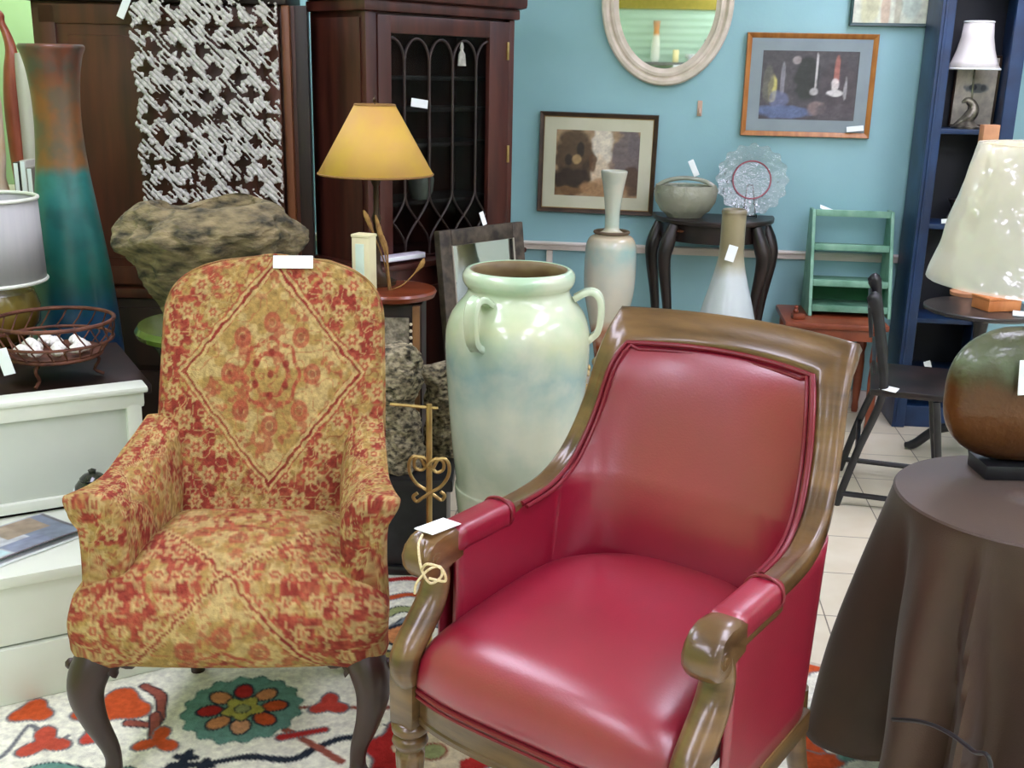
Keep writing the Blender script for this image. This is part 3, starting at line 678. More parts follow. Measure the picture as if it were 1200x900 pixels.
def bluevase():
    D = 3.8; c = atD(98, 470, D); t = thing('floor_vase', 'very tall flared floor vase, rust brown above and blue green below', 'vase', (c.x, c.y, .0065), 0)
    top = atD(65, 58, D).z; px = D/1280
    z = lambda py: top-(py-58)*px*.985
    pr = [(.001,.0),(.10,.0),(.125,.03),(.135,.15),(.142,.35),(.146,.55)]+[(r*px, z(py)) for py, r in [(430,50.5),(400,49.5),(350,46.5),(300,42),(250,35.5),(200,29),(170,26),(140,24.5),(110,25),(85,27.5),(68,31),(60,34)]]+[(33.5*px, z(57)),(31*px, z(58)),(26*px, z(80)),(22*px, z(120)),(22*px, z(170)),(.001, z(200))]
    pr = [(a[0], a[1]) for a in cr(pr, 110)]
    zs = lambda py: z(py)/z(58)
    gl = zramp('vase_glaze', [(0, rgb(10,30,66)), (zs(430), rgb(12,44,88)), (zs(350), rgb(16,66,98)), (zs(310), rgb(22,92,80)), (zs(250), rgb(26,98,92)), (zs(196), rgb(34,112,106)), (zs(184), rgb(118,78,36)), (zs(110), rgb(120,70,30)), (zs(80), rgb(88,44,26)), (1, rgb(104,58,40))], .35, nscale=9, namp=.03, zhi=z(58), stretch=(1,1,.35), coat=.3, mott=(rgb(20,70,64), 12, .5))
    M().lathe([(max(.0005, r), zz_) for r, zz_ in pr], 64).build('vase_body', gl, t, sharp=60, zmin=0)
bluevase()
def leftcab():
    D = 3.84; p = atD(-70, 230, D); ztop = atD(0, 226, D).z
    t = thing('side_cabinet', 'cream painted cabinet against the pale green wall', 'cabinet', (p.x, p.y, 0), YAW); w = 114/1280*D
    cm = mat('cream_paint', rgb(206,200,170), .6, col2=rgb(214,208,180), nscale=3)
    M().box((w/2, .15, ztop/2-.012), (w-.02, .26, ztop-.024), .005).build('body', cm, t)
    M().box((w/2, .145, ztop-.012), (w, .29, .024), .006).build('top', cm, t)
    d = M().box((w/2, .014, ztop/2-.02), (w-.06, .02, ztop-.16), .006).build('door', cm, t); M().lathe([(.001,0),(.012,.003),(.001,.02)], 12, c=(w-.06, -.005, ztop*.6)).build('knob', brass, d)
    # carved figure
    q = atD(17, 226, D+.14); g = thing('carved_figure', 'reddish brown carved wooden bird figure with long neck standing on the cream cabinet', 'figurine', (q.x, q.y, ztop+.001), YAW)
    z = lambda py: max(0., (226-py)/1280*(D+.14)); X = lambda px: (px-8)/1280*(D+.14)
    wd = mat('red_brown_wood', rgb(120,50,30), .35, col2=rgb(150,76,48), nscale=18, stretch=(1,1,.3), coat=.3)
    M().tube(cr([(X(20),0,.0),(X(18),0,z(205)),(X(17),0,z(170)),(X(17),0,z(130)),(X(19),0,z(95)),(X(21),0,z(72)),(X(18),0,z(55)),(X(13),0,z(42)),(X(11),0,z(34)),(X(10),0,z(27))], 40), [r[0] for r in cr([(.026,),(.028,),(.030,),(.031,),(.027,),(.02,),(.015,),(.013,),(.018,),(.006,)], 40)], 18).build('body', wd, g, zmin=0)
    M().tube([(X(9),-.004,z(33)),(X(3),-.01,z(38)),(X(-3),-.012,z(45))], [.010,.006,.002], 10).build('beak', mat('beak', rgb(190,150,110), .5), g)
    M().tube(cr([(X(31),.0,0.002),(X(33),0,z(150)),(X(33),0,z(100)),(X(30),0,z(74))], 24), [r[0] for r in cr([(.026,),(.030,),(.030,),(.018,)], 24)], 16).build('plastic_sleeve', clear('thin_plastic', rough=.15, refl=.5, bump=1., bscale=60, dens=.55, dcol=rgb(226,224,206)), g)
    for k, (px, hh_, col, lab) in enumerate([(28, 36, rgb(60,56,52), 'slim dark book standing below the carved bird figure'), (36, 38, rgb(206,206,196), 'slim white book beside the carved bird figure'), (43, 30, rgb(120,116,104), 'slim grey book at the end of the cream cabinet')]):
        r_ = atD(px, 226, D+.02); bk = thing('book', lab, 'book', (r_.x, r_.y, ztop+.001), YAW, 'books on the cream cabinet'); h_ = hh_/1280*D
        M().box((0, .0, h_/2), (.02, .085, h_), .0015).build('cover', mat('bookcover', col, .5), bk); M().box((0, -.002, h_/2), (.014, .085, h_-.006), .0008).build('pages', white, bk)
    q = atD(2, 228, D+.02)
    o = M().lathe([(.001,0),(.026,0),(.028,.01),(.02,.05),(.027,.12),(.031,.30),(.026,.345),(.012,.36),(.012,.375),(.022,.39),(.02,.415),(.001,.42)], 24).build('ceramic_bottle', mat('tan_ceramic', rgb(206,172,126), .4, col2=rgb(220,206,190), nscale=10)); o.location = (q.x, q.y, ztop+.001); tag(o, 'tan and white ceramic bottle left of the carved bird figure', 'bottle')
leftcab()
# ---- big armoire with the woven throw
DA = 4.2; AP = atD(47, 200, DA); AP.z = 0; zA = lambda py, px=200: atD(px, py, DA).z; xA = lambda px: (px-47)/1280*DA
def armoire():
    t = thing('armoire', 'large dark brown wooden armoire behind the tapestry chair', 'armoire', AP, YAW)
    w = xA(359); zc = zA(6); zb = zA(346)
    M().box((w/2, .13, (zc+zb)/2), (w-.03, .22, zc-zb), .004).build('carcass', cabwood, t)
    M().box((w/2-.035, .115, zc+.02), (w-.03, .28, .04), .008).box((w/2-.045, .11, zc+.065), (w-.02, .32, .05), .012).build('cornice', cabdark, t)
    M().box((w/2-.04, .12, zb-.02), (w-.07, .27, .04), .01).build('ledge', cabwood, t)
    M().box((w/2-.04, .12, (zb-.04)/2), (w-.08, .25, zb-.045), .005).build('base', cabdark, t)
    for k in range(2):
        d = M().box((w/2, -.012, .12+.26*k+.12), (w-.1, .02, .235), .006).build('drawer', cabdark, t)
        for s in (-.25, .25): M().lathe([(.001,0),(.014,.004),(.016,.014),(.001,.022)], 14, c=(w/2+s, -.035, .24+.26*k)).build('knob', brass, d)
    xs, xe = .05, xA(333)
    d = M().box(((xs+xe)/2, .012, (zc+zb)/2), (xe-xs, .02, zc-zb-.03), .003).build('door', cabwood, t)
    m = M()
    for x in (xs+.03, xe-.03): m.box((x, .0, (zc+zb)/2), (.06, .012, zc-zb-.03), .003)
    for z in (zc-.045, zb+.05): m.box(((xs+xe)/2, .0, z), (xe-xs, .012, .07), .003)
    M().box(((xs+xe)/2, .0, (zc+zb)/2), (xe-xs-.2, .014, zc-zb-.24), .006).build('door_panel', cabwood, d)
    m.build('door_frame', cabwood, d)
    M().box((xA(341), .006, (zc+zb)/2), (.03, .03, zc-zb), .006).build('stile', mat('edge_highlight_wood', rgb(108,62,34), .45, col2=rgb(130,80,46), nscale=8, stretch=(3,3,.3)), t)  # lighter brown paints in the highlight along the armoire's edge
    M().box((xA(357.5), .02, (zc+zb)/2), (.048, .02, zc-zb), .004).build('stile', cabdark, t)
armoire()
def throw():
    x0 = xA(173); x1 = xA(336); w = x1-x0; zt = zA(-12); zb = zA(252); h = zt-zb
    cs = .0036; nu, nv = int(w/cs), int(h/cs)
    X, Z = np.meshgrid(np.linspace(0, w, nu+1), np.linspace(0, h, nv+1))
    a, b = .079, .082
    wx = .010*(vn(X, Z, 16, 1)-.5)+.008*(vn(X, Z, 6, 3)-.5); wz = .010*(vn(X, Z, 16, 2)-.5)+.010*(vn(X, Z, 7, 4)-.5)
    Xs = X+wx+.12*(Z-.4)*0; Zs = Z+wz
    a = .086
    row = np.floor(Zs/b); xo = Xs/a+.5*(row % 2); cxi = np.floor(xo)
    def hh(k1, k2, m_): q = np.sin(cxi*k1+row*k2)*m_; return q-np.floor(q)
    hs, j1, j2 = hh(12.9, 78.2, 43758.5), hh(39.3, 11.1, 24634.6), hh(71.7, 53.9, 13634.6)
    dx = (xo-cxi-.5)*a+.020*(j1-.5); dz = (Zs/b-row-.5)*b+.026*(j2-.5)
    th_ = np.arctan2(dz, dx); rd = np.hypot(dx, dz)
    hole = rd < np.where(hs > .22, .0225+.0085*np.cos(4*th_)+.010*(hs-.5), .010)+.009*(vn(X, Z, 70, 13)-.5)
    d1 = ((Xs*1.0+Zs*.95)/.0235) % 1; d2 = ((Xs-Zs*.95)/.0275) % 1
    qa_, qb_ = X+Z*.95, X-Z*.95
    slit = (np.abs(d1-.5) < .17) & (vn(qa_*2.2, qb_*.9, 28, 9) > .58)
    hole |= slit
    hole |= (vn(X, Z, 34, 21) > .88)
    hole[:2] = False; hole[-2:] = False
    hgt = .009*np.abs(np.cos(PI*d1))+.003*np.abs(np.sin(PI*d2))+.006*vn(X, Z, 70, 5)
    edge = .006*np.sin(Z*60)*(1-sm(0, .03, X))
    V_ = np.stack([X+x0-edge, -.055-hgt-.01*vn(X, Z, 5, 8), Z+zb], -1).reshape(-1, 3)
    n1 = nu+1; fs = []
    for j in range(nv):
        for i in range(nu):
            if not (hole[j, i] or hole[j+1, i+1]): k = j*n1+i; fs.append((k, k+1, k+1+n1, k+n1))
    m = M(); m.add(V_, fs)
    wool = mat('grey_wool', rgb(190,188,182), .95, col2=rgb(224,222,216), nscale=60, bump=.5, bscale=240)
    bm_o = m.build('crocheted_throw', wool, sharp=180, recalc=False, solid=.012)
    me = bm_o.data; bm = bmesh.new(); bm.from_mesh(me); bmesh.ops.delete(bm, geom=[v for v in bm.verts if not v.link_faces], context='VERTS')
    for _ in range(2): bmesh.ops.smooth_vert(bm, verts=[v for v in bm.verts if v.is_boundary], factor=.5, use_axis_x=True, use_axis_y=True, use_axis_z=True)
    # the end folded over the cornice
    bm.to_mesh(me); bm.free(); bm_o.location = AP; bm_o.rotation_euler = (0,0,YAW)
    tag(bm_o, 'openwork grey and white crocheted throw hanging down the dark armoire', 'throw')
    c = AP+Rz(YAW)@V(xA(166), -.065, zA(14)); card('price_tag', 'white tag at the corner of the crocheted throw', 'price tag', c, (.028, .002, .075), YAW, 0, .45)
throw()
# ---- rocky planter on the green pedestal
def rockmesh(m, prof, n, amp, sc, seed, sx=1., sy=1., c=(0,0,0)):
    vs = []; fs = []
    for i, (r, z) in enumerate(prof):
        for k in range(n):
            a = 2*PI*k/n; p = V(r*math.cos(a)*sx, r*math.sin(a)*sy, z)
            q = noise.fractal(p*sc+V(seed, seed*2, 0), 1., 2., 5)*amp + abs(noise.noise(p*sc*.45+V(0, seed, 3)))*amp*1.2
            w = min(1, r/.04); dirn = V(math.cos(a), math.sin(a), .35*math.sin(a*3+z*9))
            p = p+dirn*q*w+V(0,0,1)*noise.noise(p*sc*.8+V(9,seed,1))*amp*.7*w
            vs.append(p+Vector(c))
    for i in range(len(prof)-1):
        for k in range(n): fs.append((i*n+k, i*n+(k+1) % n, (i+1)*n+(k+1) % n, (i+1)*n+k))
    fs.append(tuple(range(n))[::-1]); fs.append(tuple((len(prof)-1)*n+k for k in range(n)))
    return m.add(vs, fs)
stone = mat('mossy_stone', rgb(48,46,32), .95, col2=rgb(136,122,88), nscale=17, ndetail=14, lo=.34, hi=.66, stretch=(1,1,2.2), bump=.9, bscale=45)
stone2 = mat('grey_tan_stone', rgb(62,58,46), .95, col2=rgb(184,172,140), nscale=48, ndetail=12, lo=.36, hi=.62, bump=1., bscale=70, stretch=(1,1,1.6))
def planter():
    D = 3.32; c = atD(250, 375, D); zb = atD(200, 378, D).z
    t = thing('garden_pedestal', 'glossy green glazed pedestal under the big rough stone planter', 'pedestal', (c.x, c.y, .0065), 0)
    z0 = zb
    M().lathe([(.001,0),(.17,0),(.175,.02),(.15,.05),(.125,.10),(.12,z0*.5),(.135,z0-.16),(.165,z0-.09),(.19,z0-.05),(.225,z0-.035),(.23,z0-.02),(.22,z0-.004),(.001,z0)], 56).build('stand', mat('green_glaze', rgb(70,92,32), .22, col2=rgb(112,128,58), nscale=6, coat=.4), t)
    px = D/1280; z = lambda py: atD(250, py, D).z-zb
    t2 = thing('stone_planter', 'rough angular mossy stone planter standing on the green glazed pedestal', 'planter', (c.x, c.y, zb+.016), .35)
    pr = cr([(.10,.0),(.135,.01),(.15,z(345)),(.185,z(325)),(.225,z(300)),(.262,z(283)),(.268,z(270)),(.235,z(256)),(.20,z(246)),(.165,z(240)),(.14,z(246)),(.12,z(256)),(.05,z(262)),(.002,z(262))], 120)
    m = M(); rockmesh(m, [(max(.001, a), b) for a, b in pr], 200, .042, 7.5, 2.3, 1.0, .85)
    o = m.build('planter_body', stone, t2, sharp=180)
planter()
# ================================================================ glazed hutch, set at an angle
HA = YAW+math.radians(46); HP = atD(428, 200, 4.1); HP.z = 0
hn = Rz(HA)@V(0,-1,0)
def hl(px, py):  # a point of the hutch's front plane in its own coordinates
    return tolocal(onplane(px, py, HP, hn), HP, HA)
def hutch():
    t = thing('china_hutch', 'dark wooden china hutch with gothic arched glass door, set at an angle', 'cabinet', HP, HA)
    w = hl(598, 150).x; zc = hl(500, 17).z; zl = hl(445, 308).z; dp = .322
    M().box((w/2, dp/2-.035, zl/2), (w+.03, dp+.07, zl-.004), .006).build('base', hutchwood, t)
    M().box((w/2, dp/2-.04, zl-.012), (w+.06, dp+.09, .024), .008).build('ledge', hutchwood, t)
    for k in range(2):
        d = M().box((w*(.27+.46*k), -.08, zl*.48), (w*.42, .02, zl*.8), .006).build('door', hutchwood, t); M().lathe([(.001,0),(.012,.003),(.001,.018)], 12, c=(w*(.44+.12*k), -.10, zl*.5)).build('knob', brass, d)
    m = M().box((.012, dp/2+.01, (zl+zc)/2), (.024, dp-.02, zc-zl), .003).box((w-.012, dp/2+.01, (zl+zc)/2), (.024, dp-.02, zc-zl), .003).box((w/2, dp-.006, (zl+zc)/2), (w-.04, .012, zc-zl), .002).box((w/2, dp/2, zc-.012), (w, dp-.02, .024), .002)
    m.build('carcass', hutchwood, t)
    m = M()
    for k, py in enumerate((92, 130, 172, 240)): m.box((w/2, dp/2+.03, hl(500, py).z), (w-.05, dp-.08, .016), .002)
    m.build('shelf', cabdark, t)
    M().box((w/2, dp/2-.012, zc+.02), (w+.03, dp+.04, .04), .008).box((w/2, dp/2-.025, zc+.075), (w+.07, dp+.07, .07), .02).box((w/2, dp/2-.035, zc+.13), (w+.10, dp+.1, .05), .012).build('cornice', hutchwood, t)
    gx0, gx1 = hl(456, 150).x, hl(569, 150).x; gz1 = hl(500, 41).z; gz0 = hl(480, 300).z
    # face frame and door
    M().box((gx0*.22, .0, (zl+zc)/2), (gx0*.44, .03, zc-zl), .005).build('stile', hutchwood, t); M().box((w-.014, .0, (zl+zc)/2), (.028, .03, zc-zl), .005).build('stile', hutchwood, t)
    d = M()
    d.box(((gx0*.46+gx0)/2, -.006, (zl+zc)/2), (gx0*.54, .026, zc-zl-.02), .005).box(((gx1+w-.03)/2, -.006, (zl+zc)/2), (w-.03-gx1, .026, zc-zl-.02), .005)
    d.box(((gx0+gx1)/2, -.006, (gz1+zc-.01)/2), (gx1-gx0+.004, .026, zc-.01-gz1), .005).box(((gx0+gx1)/2, -.006, (gz0+zl+.01)/2), (gx1-gx0+.004, .026, gz0-zl-.01), .005)
    do = d.build('door', hutchwood, t)
    M().box(((gx0+gx1)/2, .004, (gz0+gz1)/2), (gx1-gx0, .003, gz1-gz0), 0).build('glass', clear('cabinet_glass', refl=.12, tint=(.75,.78,.78,1)), do)
    m = M(); bx = [hl(p, 150).x for p in (473, 502, 529, 556)]; zs = hl(500, 76).z; za = hl(500, 46).z; zq = hl(500, 225).z; zr = hl(500, 288).z
    dx_ = bx[1]-bx[0]; ends = [bx[0]-dx_]+bx+[bx[3]+(bx[3]-bx[2])]
    def arc(xa, xb, z0_, z1_):
        pts = [(xa+(xb-xa)*(1-math.cos(PI/2*k/10)), -.006, z0_+(z1_-z0_)*math.sin(PI/2*k/10)) for k in range(11)]
        pts = [p for p in pts if gx0-.002 <= p[0] <= gx1+.002]
        if len(pts) > 1: m.tube(pts, .0055, 8)
    for x in bx: m.tube([(x, -.006, zs), (x, -.006, zq)], .0055, 8)
    for a, b in zip(ends[:-1], ends[1:]):
        mid = (a+b)/2; arc(a, mid, zs, za); arc(b, mid, zs, za)
        for (p, q) in ((a, b), (b, a)):
            pts = [(p+(q-p)*(.5-.5*math.cos(PI*k/14)), -.006, zq+(zr-zq)*k/14) for k in range(15)]
            pts = [v for v in pts if gx0-.002 <= v[0] <= gx1+.002]
            if len(pts) > 1: m.tube(pts, .0048, 8)
            x_ = q; 
    for x in bx: m.tube([(x, -.006, zr), (x, -.006, gz0)], .0048, 8)
    m.build('muntin', cabdark, do)
    for py in (60, 180): p = hl(591, py); M().box((p.x, -.02, p.z), (.012, .01, .07), .002).build('hinge', brass, do)
    p = hl(488, 121); g = HP+Rz(HA)@V(p.x, .012, p.z); card('price_tag', 'white tag inside the glass door of the hutch', 'price tag', HP+Rz(HA)@V(p.x, -.018, p.z), (.085, .002, .032), HA, 0, .12)
    # tassel at the top of the pane
    p = hl(538, 68); q = HP+Rz(HA)@V(p.x, -.016, p.z-.03); o = M().lathe([(.001,.09),(.006,.085),(.010,.07),(.007,.06),(.016,.045),(.021,.0),(.001,.0)], 14, sy=.55).build('tassel', mat('pale_tassel', rgb(150,150,140), .8, col2=rgb(180,180,170), nscale=60)); o.location = q; o.rotation_euler = (0,0,HA); tag(o, 'pale grey tassel hanging at the top of the hutch door', 'tassel')
    p = hl(516, 228); zj = hl(500, 240).z+.0085; o = M().lathe([(.001,0),(.035,0),(.05,.03),(.055,.08),(.04,.115),(.03,.125),(.034,.135),(.001,.135)], 28).build('pottery_jar', mat('grey_pot', rgb(120,124,110), .4, col2=rgb(150,150,136))); o.location = HP+Rz(HA)@V(p.x, .12, zj); tag(o, 'grey pottery jar behind the glass of the hutch', 'jar')
    # papers on the ledge
    p = hl(458, 303); q = HP+Rz(HA)@V(p.x+.02, -.035, zl+.011); o = thing('paperback', 'pale lilac book lying flat on the hutch ledge', 'book', q, HA); M().box((0,-.016,.012), (.19,.046,.022), .002).build('cover', mat('lilac_cover', rgb(196,190,204), .5), o); M().box((.0,-.018,.012), (.186,.046,.014), .001).build('pages', white, o)
hutch()
# ---- round-topped carved side table with the yellow lamp
TD = 3.62; TP = atD(458, 340, TD); TZ = atD(458, 337, TD).z
def sidetable():
    t = thing('drum_table', 'reddish brown oval-topped side table with carved panel sides behind the tapestry chair', 'side table', (TP.x, TP.y, 0), YAW)
    red_ = mat('red_brown_top', rgb(104,42,18), .3, col2=rgb(130,60,28), nscale=6, stretch=(1,4,1), coat=.4)
    M().lathe([(.001,TZ-.035),(.12,TZ-.035),(.145,TZ-.025),(.152,TZ-.01),(.147,TZ-.002),(.135,TZ),(.001,TZ)], 56).build('top', red_, t)
    M().box((.01, 0, (TZ-.035)/2+.01), (.20, .18, TZ-.06), .004).build('body', cabdark, t)
    cm = mat('carved_relief', rgb(108,102,84), .9, col2=rgb(168,158,134), nscale=40, bump=1., bscale=70)
    M().box((.004, -.092, TZ*.5), (.13, .012, TZ-.16), .003).build('carved_panel', cm, t)
    bm_ = M()
    for k in range(30): bm_.lathe([(.0005,-.006),(.0055,-.003),(.0055,.003),(.0005,.006)], 8, c=(.075, -.1, .10+k*(TZ-.2)/29))
    bm_.build('bead_edging', mat('bone_beads', rgb(206,196,170), .5), t)
    M().box((.092, -.09, TZ*.5), (.024, .02, TZ-.08), .004).build('corner_post', mat('honey_wood', rgb(118,82,46), .45, col2=rgb(140,100,60), nscale=8), t)
    M().box((.01, 0, .012), (.24, .22, .024), .005).build('plinth', cabdark, t)
sidetable()
def yellowlamp():
    D = 3.68; c = atD(432, 337, D); z = lambda py: atD(432, py, D).z-TZ; px = D/1280
    t = thing('parchment_lamp', 'table lamp with yellow parchment cone shade on slim bronze stem', 'table lamp', (c.x+.03, c.y-.0, TZ+.0006), 0)
    sh = translucent(mat('parchment', rgb(232,196,84), .7, col2=rgb(226,180,104), nscale=9, lo=.3, hi=.7), .3)
    shn = sh.node_tree.nodes['Principled BSDF']; shn.inputs['Subsurface Weight'].default_value = 0
    M().lathe([(65*px, z(200)),(22.5*px, z(121))], 60, cap=False).build('lamp_shade', sh, t, solid=.002)
    brz = mat('dark_bronze', rgb(46,32,20), .4, metal=.5, col2=rgb(70,50,30))
    for py, r_ in ((200, 65), (121, 22.5)): M().tube([(r_*px*math.cos(a), r_*px*math.sin(a), z(py)) for a in np.linspace(0, 2*PI, 61)[:-1]], .0035, 7, closed=True).build('shade_binding', W('shade_trim', rgb(128,92,40), .7), t)
    m = M().lathe([(.001,0),(.062,0),(.064,.012),(.045,.022),(.02,.04),(.012,.07),(.010,.2),(.016,.22),(.010,.24),(.009,z(215)),(.016,z(210)),(.016,z(195)),(.006,z(185)),(.001,z(184))], 28); m.build('stem', brz, t)
    m = M().tube([(0,0,z(185)), (0,0,z(119))], .002, 6)
    for k in range(3): a = k*2*PI/3; m.tube([(0,0,z(124)), (22.3*px*math.cos(a), 22.3*px*math.sin(a), z(121.5))], .0015, 6)
    m.lathe([(.001,z(119)),(.006,z(118)),(.007,z(115)),(.003,z(113)),(.001,z(110))], 12); m.build('harp', brz, t)
yellowlamp()
def candlebox():
    D = 3.5; c = atD(427, 340, D); zt = atD(425, 275, D).z
    t = thing('candle_box', 'tall narrow cream box on the side table behind the tapestry chair', 'box', (c.x, c.y+.005, TZ+.0006), YAW-.35); h = zt-TZ
    cm = mat('cream_box', rgb(226,218,170), .6, col2=rgb(232,226,186), nscale=6)
    M().box((0,0,h/2), (.062,.05,h), .003).build('box_body', cm, t); M().box((-.002,-.0262,h*.56), (.03,.003,h*.66), .001).build('front_panel', mat('pale_aqua', rgb(206,226,206), .5), t); M().box((0,0,h+.004), (.066,.054,.01), .003).build('lid', cm, t)
candlebox()
def twigs():
    p = atD(449, 338, 3.575); t = thing('wheat_bunch', 'dried wheat stems leaning beside the yellow lamp', 'dried stems', (p.x+.012, p.y, TZ+.0006), YAW)
    wh = mat('dry_straw', rgb(126,92,46), .8, col2=rgb(160,124,66), nscale=40)
    px = 3.55/1280
    for k, pts in enumerate([[(452,338),(450,310),(444,280),(437,250)],[(454,338),(451,312),(449,290),(438,262)],[(451,338),(446,305),(430,262),(423,245)],[(455,338),(470,330),(488,310),(493,300)]]):
        q = [((x-449)*px, .003*k, (338-y)*px) for i, (x, y) in enumerate(pts)]
        q = cr(q, 26); r = [.0022]*14+[.003+.005*math.sin(PI*i/11)*(1+.25*(i % 2)) for i in range(12)]; M().tube(q, r, 8).build('stem', wh, t, zmin=0)
twigs()
# ---- leaning mirror
def leanmirror():
    e = Rz(HA)@V(1,0,0); p0 = atD(511, 271, 4.16); wv = .46; h = p0.z/ math.cos(.13)
    tilt = .13; foot = p0 - (Rz(HA)@V(0,1,0))*(h*math.sin(tilt)); foot.z = 0
    t = thing('leaning_mirror', 'dark weathered framed mirror leaning against the hutch behind the green urn', 'mirror', foot+e*wv/2, HA)
    fm = mat('weathered_dark_frame', rgb(40,32,26), .55, col2=rgb(86,76,62), nscale=24, ndetail=8)
    def T(x, y, z): return (x, y*math.cos(tilt)+z*math.sin(tilt), z*math.cos(tilt)-y*math.sin(tilt))
    fwid = .062
    for (x, z, dx, dz) in ((-wv/2+fwid/2, h/2, fwid, h), (wv/2-fwid/2, h/2, fwid, h), (0, h-fwid/2, wv-2*fwid, fwid), (0, fwid/2+.001, wv-2*fwid, fwid)):
        m = M().box((0,0,0), (dx, .034, dz), .006); m.v = [T(v[0]+x, v[1], v[2]+z) for v in m.v]
        m2 = M(); m.build('frame_rail', fm, t)
    m = M()
    iw, z0_, z1_ = wv/2-fwid, fwid, h-fwid
    m.tube([T(a, -.016, b) for a, b in ((-iw, z0_), (iw, z0_), (iw, z1_), (-iw, z1_))], .004, 8, closed=True); m.build('inner_lip', mat('silver_lip', rgb(170,164,150), .4, metal=.4), t)
    m = M().box((0,0,0), (2*iw+.01, .004, z1_-z0_+.01), 0); m.v = [T(v[0], v[1]-.002, v[2]+(z0_+z1_)/2) for v in m.v]
    mm = mat('mirror_glass', rgb(215,220,216), .03, metal=1., col2=rgb(220,224,220)); m.build('glass', mm, t)
    m = M().box((0,0,0), (wv-.02, .006, h-.02), 0); m.v = [T(v[0], v[1]+.016, v[2]+h/2) for v in m.v]; m.build('backing', cabdark, t)
    q = atD(566, 256, 4.2); card('price_tag', 'white tag on the top of the leaning dark framed mirror', 'price tag', q, (.022, .002, .052), HA, -.2, -.25)
    return mm
leanmirror()
# ---- stones on the dark stand
def stones():
    D = 3.32; z = lambda py: atD(500, py, D).z
    zs = z(572); c = atD(482, 572, D+.18)
    t = thing('low_plinth', 'low black plinth under the two rough grey stones', 'plinth', (c.x, c.y, .0065), YAW)
    M().box((0, 0, zs-.02), (.28, .24, .04), .008).build('top', black, t); M().box((0, 0, (zs-.04)/2+.01), (.24, .20, zs-.06), .004).build('body', black, t); M().box((0,0,.015), (.27,.23,.03), .006).build('foot', black, t)
    for nm, px, dy, top, rr_, lab, sd in (('rough_stone', 463, .08, 416, .08, 'rough grey tan stone block beside the tapestry chair back, the taller of two', 5.1), ('rough_stone', 519, .22, 452, .062, 'rough grey tan stone block tucked against the green urn, the lower of two', 8.4)):
        p = atD(px, 572, D+.1+dy); h = z(top)-zs
        m = M(); rockmesh(m, cr([(rr_*.8,0),(rr_*1.05,.01),(rr_*.86,h*.3),(rr_*.72,h*.52),(rr_*.95,h*.64),(rr_*1.0,h*.86),(rr_*.85,h*.97),(rr_*.4,h),(.002,h)], 120), 150, .022, 17, sd)
        o = m.build(nm, stone2, sharp=180); o.location = (p.x, p.y, zs+.012); tag(o, lab, 'stone', 'rough stones on the black plinth')
stones()
def brassstand():
    D = 2.74; c = atD(503, 640, D); px = D/1280; Zf = lambda py: atD(502, py, D).z
    t = thing('scroll_stand', 'slim aged brass stand with heart shaped scroll between the two armchairs', 'stand', (c.x, c.y, .0065), YAW)
    X = lambda q: (q-502)*px; Z = Zf
    M().tube([(0,0,.02), (0,0,Z(462))], .0075, 10).build('post', brass, t)
    M().tube([(X(458),0,Z(463)), (X(512),0,Z(467))], .004, 8).build('crossbar', brass, t)
    for s in (-1, 1):
        f = lambda a, b: (s*a*px, -.006*s-.004, Z(b))
        M().tube(cr([f(3,540),f(9,545),f(16,542),f(17,533),f(11,528),f(4,531),f(-2,538)], 30), .0045, 8).build('scroll', brass, t)
        M().tube(cr([f(5,540),f(10,530),f(18,528),f(23,536),f(22,550),f(14,563),f(4,570),f(-7,578),f(-14,583),f(-18,577),f(-13,572)], 46), .0045, 8).build('scroll', brass, t)
    for k in range(3):
        a = k*2*PI/3+.5; M().tube(cr([(0,0,.12),(.05*math.cos(a),.05*math.sin(a),.09),(.09*math.cos(a),.09*math.sin(a),.03),(.115*math.cos(a),.115*math.sin(a),.005)], 14), .006, 8).build('leg', brass, t, zmin=0)
brassstand()
